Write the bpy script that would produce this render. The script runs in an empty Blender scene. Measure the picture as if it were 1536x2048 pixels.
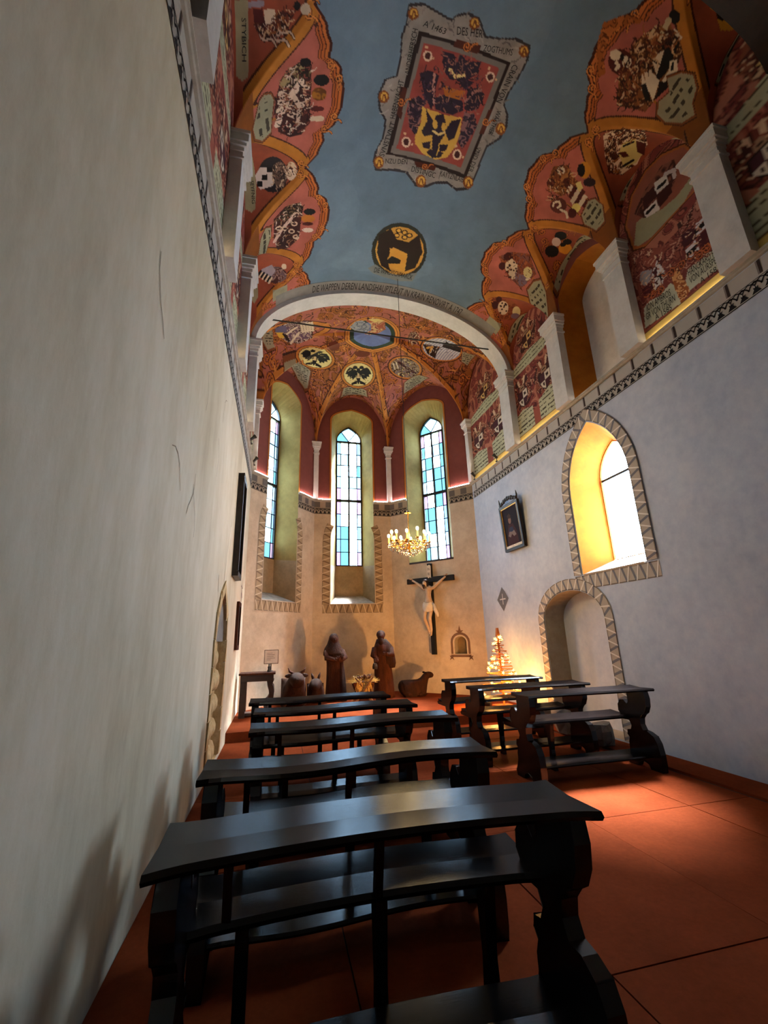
import bpy, bmesh, math, random
import numpy as np
from mathutils import Vector, Matrix
from mathutils.geometry import tessellate_polygon
random.seed(7)
SC = bpy.context.scene
COL = SC.collection
# ------------------------------------------------------------------ camera
H = 1.42; FPX = 862.0
def _n(v):
    v = np.array(v, float); return v/np.linalg.norm(v)
_F = _n((555-768, 1280-1024, FPX)); _U = _n((685-768, -1950-1024, FPX))
_U = _n(_U-_F*(_U@_F)); _R = np.cross(_U, _F)
if _R[0] < 0: _R = -_R
CM = np.array([_R, _F, _U])
cam = bpy.data.cameras.new('camera'); camo = bpy.data.objects.new('camera', cam); COL.objects.link(camo)
rt, dn, fw = CM[:,0], CM[:,1], CM[:,2]
camo.matrix_world = Matrix(((rt[0],-dn[0],-fw[0],0),(rt[1],-dn[1],-fw[1],0),(rt[2],-dn[2],-fw[2],H),(0,0,0,1)))
cam.sensor_fit = 'HORIZONTAL'; cam.sensor_width = 36; cam.lens = FPX/1536*36; cam.clip_start = .05; cam.clip_end = 900
SC.camera = camo
# ------------------------------------------------------------------ sky, sun, exposure
SKY = 46.0; TREE_W = 42; CHAND_W = 24; SPOT_W = 26; FLOOD_W = 260
w = bpy.data.worlds.new('sky'); SC.world = w; w.use_nodes = True
wt = w.node_tree; bg = wt.nodes['Background']
bg.inputs['Color'].default_value = (.62, .82, 1.0, 1); bg.inputs['Strength'].default_value = SKY
SUN = bpy.data.lights.new('sun', 'SUN'); SUN.energy = 700.0; SUN.angle = .5; SUN.color = (1, .95, .90)
suno = bpy.data.objects.new('sun', SUN); COL.objects.link(suno)
suno.rotation_euler = Vector((-1.48, -1.0, -3.4)).to_track_quat('-Z', 'Y').to_euler()
SC.view_settings.view_transform = 'Standard'; SC.view_settings.look = 'None'
SC.view_settings.gamma = 1; SC.view_settings.use_curve_mapping = False
SC.view_settings.exposure = -0.02
SC.cycles.max_bounces = 8; SC.cycles.diffuse_bounces = 5; SC.cycles.transparent_max_bounces = 12
SC.cycles.sample_clamp_indirect = 6; SC.cycles.use_denoising = True
try: SC.cycles.denoiser = 'OPENIMAGEDENOISE'
except Exception: pass
def portal(center, out_n, wd, ht):
    l = bpy.data.lights.new('window_portal', 'AREA'); l.shape = 'RECTANGLE'; l.size = wd; l.size_y = ht
    l.cycles.is_portal = True
    o = bpy.data.objects.new('window_portal', l); COL.objects.link(o)
    o.location = center
    d = Vector((-out_n[0], -out_n[1], 0))
    o.rotation_euler = d.to_track_quat('-Z', 'Y').to_euler()
# ------------------------------------------------------------------ room dimensions (metres)
XL, XR, XC = -.69, 4.53, 1.92
FA, FB, FC, FD = (np.array(p) for p in ((-.69, 9.25), (.82, 11.1), (2.9, 11.1), (4.53, 9.25)))
YBACK = -1.6; YARCH = 6.95; YARCH2 = 7.35; ZLEDGE = 4.97; ZSP = 6.6
STEP = .13
# photo pixel -> point helpers
def ray(x, y): return CM@_n((x-768, y-1024, FPX))
def onX(x, y, X):
    r = ray(x, y); t = X/r[0]; p = t*r; return np.array([p[0], p[1], p[2]+H])
# ------------------------------------------------------------------ materials
def s2l(c): 
    c = np.asarray(c, float)/255.
    return np.where(c <= .04045, c/12.92, ((c+.055)/1.055)**2.4)
def rgba(c): return tuple(float(v) for v in s2l(c))+(1,)
def newmat(name):
    m = bpy.data.materials.new(name); m.use_nodes = True
    return m, m.node_tree, m.node_tree.nodes['Principled BSDF']
def nd(t, typ, **k):
    n = t.nodes.new(typ)
    for a, b in k.items():
        if a.startswith('i_'): n.inputs[a[2:].replace('_', ' ')].default_value = b
        else: setattr(n, a, b)
    return n
def mottle(name, c1, c2, scale=1.5, rough=.85, bump=.15, c3=None, fine=14, spec=.3, fac=1.0, metallic=0, stretch=None):
    m, t, p = newmat(name)
    tc = nd(t, 'ShaderNodeTexCoord')
    src = tc.outputs['Object']
    if stretch:
        mp = nd(t, 'ShaderNodeMapping'); mp.inputs['Scale'].default_value = stretch
        t.links.new(src, mp.inputs['Vector']); src = mp.outputs['Vector']
    n1 = nd(t, 'ShaderNodeTexNoise', i_Scale=scale, i_Detail=8, i_Roughness=.65); t.links.new(src, n1.inputs['Vector'])
    rp = nd(t, 'ShaderNodeValToRGB'); rp.color_ramp.elements[0].position = .35; rp.color_ramp.elements[1].position = .68
    rp.color_ramp.elements[0].color = rgba(c1); rp.color_ramp.elements[1].color = rgba(c2)
    if c3 is not None:
        e = rp.color_ramp.elements.new(.8); e.color = rgba(c3)
    t.links.new(n1.outputs['Fac'], rp.inputs['Fac'])
    n2 = nd(t, 'ShaderNodeTexNoise', i_Scale=fine, i_Detail=6, i_Roughness=.7); t.links.new(src, n2.inputs['Vector'])
    mx = nd(t, 'ShaderNodeMix', data_type='RGBA', blend_type='OVERLAY'); mx.inputs[0].default_value = .3*fac
    t.links.new(rp.outputs['Color'], mx.inputs[6]); t.links.new(n2.outputs['Fac'], mx.inputs[7])
    t.links.new(mx.outputs[2], p.inputs['Base Color'])
    b = nd(t, 'ShaderNodeBump', i_Strength=bump, i_Distance=.02); t.links.new(n2.outputs['Fac'], b.inputs['Height'])
    t.links.new(b.outputs['Normal'], p.inputs['Normal'])
    p.inputs['Roughness'].default_value = rough; p.inputs['Specular IOR Level'].default_value = spec
    p.inputs['Metallic'].default_value = metallic
    return m
def emit(name, c, s):
    m, t, p = newmat(name); p.inputs['Base Color'].default_value = rgba(c)
    p.inputs['Emission Color'].default_value = rgba(c); p.inputs['Emission Strength'].default_value = s
    return m
def glassmat(name, tint, gloss=.06, diff=0.0, dc=(230,240,250)):
    m, t, p = newmat(name); t.nodes.remove(p)
    out = [n for n in t.nodes if n.type == 'OUTPUT_MATERIAL'][0]
    tr = nd(t, 'ShaderNodeBsdfTransparent'); tr.inputs['Color'].default_value = rgba(tint)
    gl = nd(t, 'ShaderNodeBsdfGlossy'); gl.inputs['Roughness'].default_value = .05
    mx = nd(t, 'ShaderNodeMixShader'); mx.inputs[0].default_value = gloss
    t.links.new(tr.outputs[0], mx.inputs[1]); t.links.new(gl.outputs[0], mx.inputs[2])
    last = mx
    if diff > 0:
        tl = nd(t, 'ShaderNodeBsdfTranslucent'); tl.inputs['Color'].default_value = rgba(dc)
        m2 = nd(t, 'ShaderNodeMixShader'); m2.inputs[0].default_value = diff
        t.links.new(mx.outputs[0], m2.inputs[1]); t.links.new(tl.outputs[0], m2.inputs[2]); last = m2
    t.links.new(last.outputs[0], out.inputs['Surface'])
    return m
def frescomat(name, rough=.8, amt=.35):
    m, t, p = newmat(name)
    at = nd(t, 'ShaderNodeAttribute', attribute_name='Col')
    tc = nd(t, 'ShaderNodeTexCoord')
    n1 = nd(t, 'ShaderNodeTexNoise', i_Scale=3.0, i_Detail=9, i_Roughness=.7); t.links.new(tc.outputs['Object'], n1.inputs['Vector'])
    mx = nd(t, 'ShaderNodeMix', data_type='RGBA', blend_type='OVERLAY'); mx.inputs[0].default_value = amt
    t.links.new(at.outputs['Color'], mx.inputs[6]); t.links.new(n1.outputs['Fac'], mx.inputs[7])
    t.links.new(mx.outputs[2], p.inputs['Base Color'])
    p.inputs['Roughness'].default_value = rough; p.inputs['Specular IOR Level'].default_value = .2
    return m
def zsplit(name, c_lo, c_lo2, c_hi, z):
    m, t, p = newmat(name)
    g = nd(t, 'ShaderNodeNewGeometry'); sx = nd(t, 'ShaderNodeSeparateXYZ'); t.links.new(g.outputs['Position'], sx.inputs[0])
    gt = nd(t, 'ShaderNodeMath', operation='GREATER_THAN'); gt.inputs[1].default_value = z; t.links.new(sx.outputs['Z'], gt.inputs[0])
    n1 = nd(t, 'ShaderNodeTexNoise', i_Scale=1.6, i_Detail=9, i_Roughness=.65); t.links.new(g.outputs['Position'], n1.inputs['Vector'])
    rp = nd(t, 'ShaderNodeValToRGB'); rp.color_ramp.elements[0].position = .35; rp.color_ramp.elements[1].position = .65
    rp.color_ramp.elements[0].color = rgba(c_lo); rp.color_ramp.elements[1].color = rgba(c_lo2); t.links.new(n1.outputs['Fac'], rp.inputs['Fac'])
    mx = nd(t, 'ShaderNodeMix', data_type='RGBA'); t.links.new(gt.outputs[0], mx.inputs[0])
    t.links.new(rp.outputs['Color'], mx.inputs[6]); mx.inputs[7].default_value = rgba(c_hi)
    n2 = nd(t, 'ShaderNodeTexNoise', i_Scale=7, i_Detail=8, i_Roughness=.7); t.links.new(g.outputs['Position'], n2.inputs['Vector'])
    m2 = nd(t, 'ShaderNodeMix', data_type='RGBA', blend_type='OVERLAY'); m2.inputs[0].default_value = .3
    t.links.new(mx.outputs[2], m2.inputs[6]); t.links.new(n2.outputs['Fac'], m2.inputs[7])
    t.links.new(m2.outputs[2], p.inputs['Base Color']); p.inputs['Roughness'].default_value = .85
    b = nd(t, 'ShaderNodeBump', i_Strength=.12, i_Distance=.02); t.links.new(n2.outputs['Fac'], b.inputs['Height']); t.links.new(b.outputs['Normal'], p.inputs['Normal'])
    p.inputs['Specular IOR Level'].default_value = .2
    return m
def wood(name, c1, c2, rough=.3, spec=.5, coat=0, stretch=(1.5, 18, 18)):
    m = mottle(name, c1, c2, 2.2, rough, .06, fine=9, spec=spec, stretch=stretch)
    m.node_tree.nodes['Principled BSDF'].inputs['Coat Weight'].default_value = coat
    m.node_tree.nodes['Principled BSDF'].inputs['Coat Roughness'].default_value = .25
    return m
def waxed(name, c1, c2):
    m = wood(name, c1, c2, .5, 0, 0); t = m.node_tree; p = t.nodes['Principled BSDF']
    out = [n for n in t.nodes if n.type == 'OUTPUT_MATERIAL'][0]
    df = nd(t, 'ShaderNodeBsdfDiffuse'); t.links.new(p.inputs['Base Color'].links[0].from_socket, df.inputs['Color'])
    gl = nd(t, 'ShaderNodeBsdfGlossy'); gl.inputs['Roughness'].default_value = .17; gl.inputs['Color'].default_value = (.8, .9, 1, 1)
    t.links.new(p.inputs['Normal'].links[0].from_socket, gl.inputs['Normal'])
    mx = nd(t, 'ShaderNodeMixShader'); mx.inputs[0].default_value = .065
    t.links.new(df.outputs[0], mx.inputs[1]); t.links.new(gl.outputs[0], mx.inputs[2]); t.links.new(mx.outputs[0], out.inputs['Surface'])
    t.nodes.remove(p)
    return m
MT = dict(
 plasterR=mottle('plaster_cool', (176,190,212), (196,208,226), 1.1, .9, .12, c3=(204,210,220), fine=9),
 plasterL=mottle('plaster_aged', (190,182,158), (228,223,206), .8, .9, .2, c3=(206,180,152), fine=8, stretch=(1,1,.35)),
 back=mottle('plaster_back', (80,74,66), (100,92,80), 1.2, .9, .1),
 apse=zsplit('plaster_apse', (178,162,142), (202,188,168), (110,60,54), ZLEDGE),
 white=mottle('limewash_white', (196,198,200), (216,217,218), 2.5, .8, .1),
 ledge=mottle('ledge_stone', (150,148,142), (178,176,168), 4, .8, .1),
 ochre=mottle('ochre_reveal', (124,104,54), (150,132,76), 1.6, .85, .1, c3=(136,124,84), fine=7),
 yellow=mottle('yellow_reveal', (142,80,8), (164,102,20), 2.6, .85, .1, c3=(138,72,18), fine=7),
 recess=mottle('recess_plaster', (120,104,80), (150,132,104), 2.0, .9, .15),
 nichew=mottle('niche_plaster', (150,140,124), (176,168,154), 1.6, .9, .12),
 stonesill=mottle('sill_stone', (150,144,134), (186,182,174), 5, .9, .2),
 rubble=mottle('rubble_stone', (176,150,106), (214,192,150), 4.5, .95, .5, c3=(206,190,156), fine=20),
 greystone=mottle('grey_stone', (92,92,92), (136,134,130), 4, .9, .4),
 floor=mottle('red_floor', (100,45,24), (120,56,31), 1.6, .7, .06, c3=(130,64,38), fine=30, spec=.06),
 grout=mottle('joint_dark', (30,18,14), (48,30,24), 5, .9, .1),
 pew=waxed('pew_wood', (11,8,8), (17,11,10)),
 darkwood=wood('dark_wood', (30,18,13), (46,28,20), .45, .4),
 carved=mottle('carved_wood', (46,21,9), (74,36,16), 5, .7, .8, fine=26, spec=.12, stretch=(3,3,.8)),
 carved2=mottle('carved_wood_dark', (30,14,8), (52,26,13), 5, .7, .8, fine=26, spec=.12, stretch=(3,3,.8)),
 straw=mottle('straw', (170,130,60), (214,178,96), 30, .8, .2),
 iron=mottle('black_iron', (14,14,16), (24,24,26), 9, .5, .1, spec=.4),
 lead=mottle('lead_bar', (20,22,26), (34,36,40), 9, .6, .1),
 gold=mottle('gilding', (170,118,44), (210,160,72), 8, .35, .1, metallic=.7),
 brass=mottle('brass', (190,140,60), (226,180,90), 8, .25, .05, metallic=.9),
 frameblack=mottle('frame_black', (22,16,12), (40,28,20), 8, .4, .2),
 flesh=mottle('painted_flesh', (176,152,130), (200,178,156), 6, .6, .15),
 cloth=mottle('painted_cloth', (196,186,170), (220,212,198), 6, .7, .2),
 hair=mottle('painted_hair', (34,22,16), (50,34,24), 10, .6, .3),
 paper=mottle('paper', (222,206,192), (236,224,214), 6, .8, .02),
 ink=mottle('ink', (20,18,18), (34,30,30), 6, .8, .02),
 candle=emit('candle_sleeve', (255,196,84), 1.6),
 bulb=emit('bulb', (255,210,130), 60),
 star=emit('star_light', (255,214,120), 4),
 led=emit('led_strip', (255,214,206), 80), led2=emit('led_strip_dim', (255,232,206), 9),
 slat=mottle('larch_slat', (176,96,40), (206,124,58), 6, .6, .15, stretch=(2,9,9)),
 crystal=glassmat('crystal', (255,250,245), .45),
 paint=frescomat('wall_paint', .85, .2),
 fresco=frescomat('fresco', .8, .35),
 frost=glassmat('frosted_pane', (250,252,255), .02, .25),
 g_clear=glassmat('pane_clear', (236,241,244), .04), g_cyan=glassmat('pane_cyan', (98,122,128), .03),
 g_blue=glassmat('pane_blue', (112,124,138), .03), g_pink=glassmat('pane_pink', (134,112,130), .03), g_pale=glassmat('pane_pale', (124,134,139), .03),
 hill=mottle('hill_hazed', (96,126,128), (130,154,160), .02, .95, 0, fine=.3),  # bluish distance haze is mixed into the ridge colour
 ground=mottle('outside_ground', (96,110,80), (130,136,110), .1, .95, 0),
 twig=mottle('twig', (90,60,34), (120,84,50), 10, .8, .2),
 black=mottle('black_paint', (10,9,9), (18,16,15), 6, .6, .1),
)
MT['floor'].node_tree.nodes['Principled BSDF'].inputs['IOR'].default_value = 1.12
# ------------------------------------------------------------------ mesh helpers
def link(o, parent=None):
    COL.objects.link(o)
    if parent is not None: o.parent = parent
    return o
def tag(o, label=None, cat=None, group=None, kind=None):
    if label: o['label'] = label
    if cat: o['category'] = cat
    if group: o['group'] = group
    if kind: o['kind'] = kind
    return o
def empty(name, loc=(0,0,0), rz=0, **k):
    o = bpy.data.objects.new(name, None); o.empty_display_size = .1; COL.objects.link(o)
    o.location = loc; o.rotation_euler = (0, 0, rz)
    return tag(o, **k)
def meshdata(name, V, Fc, mat, smooth=False):
    me = bpy.data.meshes.new(name); me.from_pydata([tuple(map(float, v)) for v in V], [], Fc); me.update()
    me.materials.append(mat)
    if smooth: me.polygons.foreach_set('use_smooth', [True]*len(me.polygons))
    return me
def mobj(name, V, Fc, mat, parent=None, smooth=False, **k):
    return tag(link(bpy.data.objects.new(name, meshdata(name, V, Fc, mat, smooth)), parent), **k)
class MB:
    """collects simple shapes into one mesh"""
    def __init__(s): s.V = []; s.F = []
    def add(s, V, F):
        o = len(s.V); s.V += [tuple(v) for v in V]; s.F += [[i+o for i in f] for f in F]; return s
    def box(s, x0, x1, y0, y1, z0, z1):
        V = [(x, y, z) for z in (z0, z1) for y in (y0, y1) for x in (x0, x1)]
        return s.add(V, [(0,2,3,1),(4,5,7,6),(0,1,5,4),(2,6,7,3),(0,4,6,2),(1,3,7,5)])
    def prism(s, pts, fn0, fn1):
        n = len(pts); V = [fn0(*p) for p in pts]+[fn1(*p) for p in pts]
        tri = tessellate_polygon([[Vector((p[0], p[1], 0)) for p in pts]])
        F = [list(t) for t in tri]+[[i+n for i in reversed(t)] for t in tri]
        F += [(i, (i+1) % n, (i+1) % n+n, i+n) for i in range(n)]
        return s.add(V, F)
    def tube(s, pts, r, n=8, cap=True):
        pts = [Vector(p) for p in pts]; rs = r if isinstance(r, (list, tuple)) else [r]*len(pts)
        V = []; F = []; prev = None
        for i, p in enumerate(pts):
            d = (pts[min(i+1, len(pts)-1)]-pts[max(i-1, 0)]).normalized()
            a = d.orthogonal().normalized() if prev is None else (prev-d*prev.dot(d)).normalized()
            prev = a; b = d.cross(a)
            for k in range(n):
                t = 2*math.pi*k/n; V.append(p+(a*math.cos(t)+b*math.sin(t))*rs[i])
        for i in range(len(pts)-1):
            for k in range(n):
                F.append((i*n+k, i*n+(k+1) % n, (i+1)*n+(k+1) % n, (i+1)*n+k))
        if cap: F.append(tuple(reversed(range(n)))); F.append(tuple(range((len(pts)-1)*n, len(pts)*n)))
        return s.add(V, F)
    def lathe(s, prof, c=(0,0,0), n=16):
        V = []; F = []
        for (r, z) in prof:
            for k in range(n):
                t = 2*math.pi*k/n; V.append((c[0]+r*math.cos(t), c[1]+r*math.sin(t), c[2]+z))
        for i in range(len(prof)-1):
            for k in range(n): F.append((i*n+k, i*n+(k+1) % n, (i+1)*n+(k+1) % n, (i+1)*n+k))
        F.append(tuple(reversed(range(n)))); F.append(tuple(range((len(prof)-1)*n, len(prof)*n)))
        return s.add(V, F)
    def sphere(s, c, r, n=8, m=6):
        if not isinstance(r, (tuple, list)): r = (r, r, r)
        V = [(c[0], c[1], c[2]-r[2])]; F = []
        for i in range(1, m):
            a = -math.pi/2+math.pi*i/m
            for k in range(n):
                t = 2*math.pi*k/n; V.append((c[0]+r[0]*math.cos(a)*math.cos(t), c[1]+r[1]*math.cos(a)*math.sin(t), c[2]+r[2]*math.sin(a)))
        V.append((c[0], c[1], c[2]+r[2])); L = len(V)-1
        for k in range(n): F.append((0, 1+(k+1) % n, 1+k)); F.append((L, L-n+k, L-n+(k+1) % n))
        for i in range(m-2):
            for k in range(n): F.append((1+i*n+k, 1+i*n+(k+1) % n, 1+(i+1)*n+(k+1) % n, 1+(i+1)*n+k))
        return s.add(V, F)
    def build(s, name, mat, parent=None, smooth=False, bevel=0, **k):
        o = mobj(name, s.V, s.F, mat, parent, smooth, **k)
        if bevel:
            b = o.modifiers.new('bevel', 'BEVEL'); b.width = bevel; b.segments = 2; b.limit_method = 'ANGLE'
        return o
def frame_of(P, Q):
    """2-D facet frame: (s, z, out) -> world; out>0 goes outside the room"""
    d = (Q-P)/np.linalg.norm(Q-P); nn = np.array([-d[1], d[0]])
    return lambda s, z, o=0.0: (P[0]+d[0]*s+nn[0]*o, P[1]+d[1]*s+nn[1]*o, z)
fL = frame_of(FA, FB); fC = frame_of(FB, FC); fR = frame_of(FC, FD)
wR = lambda y, z, o=0.0: (XR+o, y, z)
wL = lambda y, z, o=0.0: (XL-o, y, z)
def wall_holes(name, fr, outer, holes, mat, parent=None, **k):
    loops = [[Vector((p[0], p[1], 0)) for p in L] for L in [outer]+holes]
    tri = tessellate_polygon(loops)
    pts = [p for L in [outer]+holes for p in L]
    return mobj(name, [fr(*p) for p in pts], [list(t) for t in tri], mat, parent, **k)
def loft(name, fr, o1, d1, o2, d2, mat, parent=None, closed=True):
    n = len(o1); V = [fr(*p, d1) for p in o1]+[fr(*p, d2) for p in o2]
    F = [(i, (i+1) % n, (i+1) % n+n, i+n) for i in range(n if closed else n-1)]
    return mobj(name, V, F, mat, parent)
def pointed(a, b, z0, zs, zt, n=8):
    """outline of a pointed-arch opening, from bottom a up over the top and down to b"""
    out = [(a, z0)]
    for i in range(n+1):
        t = i/n*math.pi/3; out.append((a+(b-a)*(1-math.cos(t)), zs+(zt-zs)*math.sin(t)/math.sin(math.pi/3)))
    for i in range(n-1, -1, -1):
        t = i/n*math.pi/3; out.append((b-(b-a)*(1-math.cos(t)), zs+(zt-zs)*math.sin(t)/math.sin(math.pi/3)))
    out.append((b, z0)); return out
def colmesh(name, V, Fc, C, mat, parent=None, smooth=False, **k):
    """mesh with one colour per vertex"""
    o = mobj(name, V, Fc, mat, parent, smooth, **k)
    at = o.data.color_attributes.new('Col', 'FLOAT_COLOR', 'POINT')
    C = np.asarray(C, float); at.data.foreach_set('color', np.concatenate([C, np.ones((len(C), 1))], 1).ravel())
    return o
class Decal:
    """flat painted shapes on a wall plane, 1 colour per shape, each layer a hair proud of the last"""
    def __init__(s, fr, off=-.003): s.fr = fr; s.V = []; s.F = []; s.C = []; s.off = off
    def poly(s, pts, c, layer=0):
        b = len(s.V); tri = tessellate_polygon([[Vector((p[0], p[1], 0)) for p in pts]])
        s.V += [s.fr(p[0], p[1], s.off-.0015*layer) for p in pts]; s.F += [[i+b for i in t] for t in tri]
        s.C += [s2l(c)]*len(pts)
    def rect(s, a, b, z0, z1, c, layer=0): s.poly([(a, z0), (b, z0), (b, z1), (a, z1)], c, layer)
    def band(s, path, wd, c, layer=0, side=1):
        L, R_ = offset(path, wd*side); 
        for i in range(len(path)-1): s.poly([L[i], L[i+1], R_[i+1], R_[i]], c, layer)
    def build(s, name, parent): return colmesh(name, s.V, s.F, s.C, MT['paint'], parent)
def offset(path, wd):
    out = []
    for i, p in enumerate(path):
        a = np.array(path[max(i-1, 0)], float); b = np.array(path[min(i+1, len(path)-1)], float)
        d = (b-a)/max(1e-9, np.linalg.norm(b-a))
        p0, p1 = np.array(p)-a, b-np.array(p)
        m = 1.0
        if 0 < i < len(path)-1:
            u = _n(np.array(p)-a); m = 1/max(.5, abs(u@d))
        out.append((p[0]-d[1]*wd*m, p[1]+d[0]*wd*m))
    return [tuple(p) for p in path], out
def resample(path, step):
    P = np.array(path, float); L = np.r_[0, np.cumsum(np.linalg.norm(np.diff(P, axis=0), axis=1))]
    n = max(2, int(round(L[-1]/step))+1); s = np.linspace(0, L[-1], n)
    return [(float(np.interp(q, L, P[:,0])), float(np.interp(q, L, P[:,1]))) for q in s]
def zigzag(dc, path, wd, base=(178,170,158), dark=(116,118,126), lite=(226,222,214), step=.16, side=1):
    dc.band(path, wd, base, 0, side)
    dc.band(path, .012, (116,104,92), 1, side)
    q = resample(path, step); A, B = offset(q, wd*side)
    for i in range(len(q)-1):
        a0, a1, b0, b1 = (np.array(v) for v in (A[i], A[i+1], B[i], B[i+1]))
        am = (a0+a1)/2
        def lerp(u, v, t): return tuple(u+(v-u)*t)
        dc.poly([lerp(a0, a1, .0), lerp(a0, a1, .22), lerp(b0, b1, .62), lerp(b0, b1, .40)], dark, 1)
        dc.poly([lerp(a0, a1, 1.0), lerp(a0, a1, .88), lerp(b0, b1, .50), lerp(b0, b1, .62)], lite, 2)
    o_ = [B[i] for i in range(len(B))]
    dc.band(o_, .012, (116,104,92), 1, -side)
def grow(path, d):
    """outline moved outward by d (open path, left to right over the top)"""
    return offset(path, d)[1]
# ================================================================== FLOOR
fl = MB().box(XL-.3, XR+.3, YBACK, 11.4, -.08, -.012).build('floor', MT['grout'], kind='structure')
xs = [XL, .38, 1.45, 2.42, 3.40, 4.05]; ys = [YBACK, -.4, .6, 2.05, 3.45, 4.85, 6.2, 7.32]
slabs = {}
for i in range(len(xs)-1):
    for j in range(len(ys)-1):
        wx, wy = xs[i+1]-xs[i]-.008, ys[j+1]-ys[j]-.008
        key = (round(wx, 3), round(wy, 3))
        if key not in slabs:
            slabs[key] = meshdata('slab', *(lambda b: (b.V, b.F))(MB().box(-wx/2, wx/2, -wy/2, wy/2, -.03, 0)), MT['floor'])
        o = link(bpy.data.objects.new('slab', slabs[key]), fl)
        o.location = ((xs[i]+xs[i+1])/2, (ys[j]+ys[j+1])/2, random.uniform(-.0015, .0015)+.0005)
MB().box(4.10, XR-.05, YBACK, 7.32, -.03, .012).build('border_strip', MT['floor'], fl)
MB().box(XL-.02, XR+.02, 7.32, 11.3, -.02, STEP).build('floor_chancel', MT['floor'], kind='structure')
# ================================================================== WALLS
# --- right wall, lower zone with window opening and arched niche
w_out = pointed(4.52, 5.74, 2.26, 3.52, 4.54)
w_in = pointed(4.74, 5.54, 2.46, 3.72, 4.28)
n_out = pointed(5.43, 6.90, .02, 1.62, 2.06, 8)
n_out = [(5.43, .02)]+[(6.165-.735*math.cos(math.pi*i/16), 1.62+.44*math.sin(math.pi*i/16)) for i in range(17)]+[(6.90, .02)]
wr = wall_holes('wall_right', wR, [(YBACK, -.08), (9.265, -.08), (9.265, ZLEDGE+.03), (YBACK, ZLEDGE+.03)], [w_out, n_out], MT['plasterR'], kind='structure')
loft('window_reveal', wR, w_out[1:-1], 0, w_in[1:-1], .45, MT['yellow'], wr, closed=False)
o = loft('window_jamb_near', wR, [w_out[0], w_out[1]], 0, [w_in[0], w_in[1]], .45, MT['yellow'], wr, closed=False)
o = loft('window_jamb', wR, [w_out[-2], w_out[-1]], 0, [w_in[-2], w_in[-1]], .45, MT['yellow'], wr, closed=False)
o = loft('window_sill', wR, [w_out[0], w_out[-1]], 0, [w_in[0], w_in[-1]], .45, MT['stonesill'], wr, closed=False)
loft('niche_reveal', wR, n_out, 0, [(p[0]*.97+6.165*.03, p[1]) for p in n_out], .36, MT['nichew'], wr, closed=True)
wall_holes('niche_back', lambda a, b: wR(a, b, .36), [(5.2, 0), (7.1, 0), (7.1, 2.3), (5.2, 2.3)], [], MT['plasterR'], wr)
dc = Decal(wR)
gp = [p for p in w_out]
path = [(w_out[0][0], 2.26)]+w_out[1:]
dc3 = Decal(wR, -.016); zigzag(dc3, grow(w_out, .02), .17); dc3.build('painted_window_border', wr)
zigzag(dc, [(w_out[-1][0]+.19, 2.24), (w_out[0][0]-.19, 2.24)], .20)
dc2 = Decal(wR, -.008); zigzag(dc2, grow(n_out, .01), .17); dc2.build('painted_niche_border', wr)
dc.rect(4.55, 5.72, 2.235, 2.262, (170,150,128), 3)
# consecration cross
cy, cz = 8.30, 2.11
dc.poly([(cy-.24, cz), (cy-.10, cz-.14), (cy, cz-.25), (cy+.12, cz-.13), (cy+.24, cz), (cy+.1, cz+.14), (cy, cz+.25), (cy-.12, cz+.14)], (104,106,112), 0)
dc.rect(cy-.12, cy+.12, cz-.012, cz+.012, (206,206,206), 1); dc.rect(cy-.012, cy+.012, cz-.11, cz+.11, (206,206,206), 1)
dc.build('painted_borders', wr)
# --- left wall with gothic doorway recess
d_out = pointed(5.42, 6.42, .05, 1.45, 2.02)
wl = wall_holes('wall_left', wL, [(YBACK, -.08), (9.265, -.08), (9.265, ZLEDGE+.03), (YBACK, ZLEDGE+.03)], [d_out], MT['plasterL'], kind='structure')
loft('doorway_reveal', wL, d_out, 0, d_out, .09, MT['rubble'], wl)
wall_holes('doorway_back', lambda a, b: wL(a, b, .09), [(5.2, 0), (6.7, 0), (6.7, 2.2), (5.2, 2.2)], [], MT['rubble'], wl)
MB().prism(pointed(5.43, 6.41, 1.42, 1.46, 2.0), lambda a, b: wL(a, b, .085), lambda a, b: wL(a, b, .03)).build('tympanum', MT['greystone'], wl)
q = resample(d_out, .27)
A, B = offset(q, .14)
for i in range(len(q)-1):
    e = .05*random.random()
    pts = [A[i], A[i+1], (B[i+1][0]+(B[i+1][0]-A[i+1][0])*e, B[i+1][1]), B[i]]
    c = np.mean(np.array(pts), 0); pts = [tuple(c+(np.array(p)-c)*.95) for p in pts]
    MB().prism(pts, lambda a, b: wL(a, b, .05), lambda a, b: wL(a, b, -.008-.012*random.random())).build('jamb_stone', MT['rubble'], wl, bevel=.006)
for i in range(14):   # rubble fill of the doorway
    yy = 5.5+.28*(i % 3)+.08*random.random(); zz = .15+.27*(i//3)
    b = MB().sphere((0,0,0), (.07, .13+.03*random.random(), .11+.03*random.random()), 8, 5)
    o = b.build('rubble_block', MT['rubble'], wl, True); o.location = wL(yy+.08, zz, .075)
dc = Decal(wL)
for i in range(5):    # painted sprig on the wall by the second frame
    a = .35+i*1.25
    dc.poly([(8.55, 2.35), (8.55+.16*math.cos(a)-.02*math.sin(a), 2.35+.16*math.sin(a)+.02*math.cos(a)), (8.55+.22*math.cos(a+.2), 2.35+.22*math.sin(a+.2)), (8.55+.16*math.cos(a)+.03*math.sin(a), 2.35+.16*math.sin(a)-.03*math.cos(a))], (104,78,68), 1)
dc.rect(8.53, 8.56, 1.0, 2.35, (112,86,74), 0)
dc.poly([(5.80, 2.05), (5.93, 2.06), (6.02, 2.5), (6.2, 2.95), (6.12, 2.95), (5.92, 2.5)], (226,222,204), 0)
dc.poly([(5.30, 1.98), (5.34, 1.96), (5.30, 2.16), (5.27, 2.16)], (150,138,116), 0)
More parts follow.
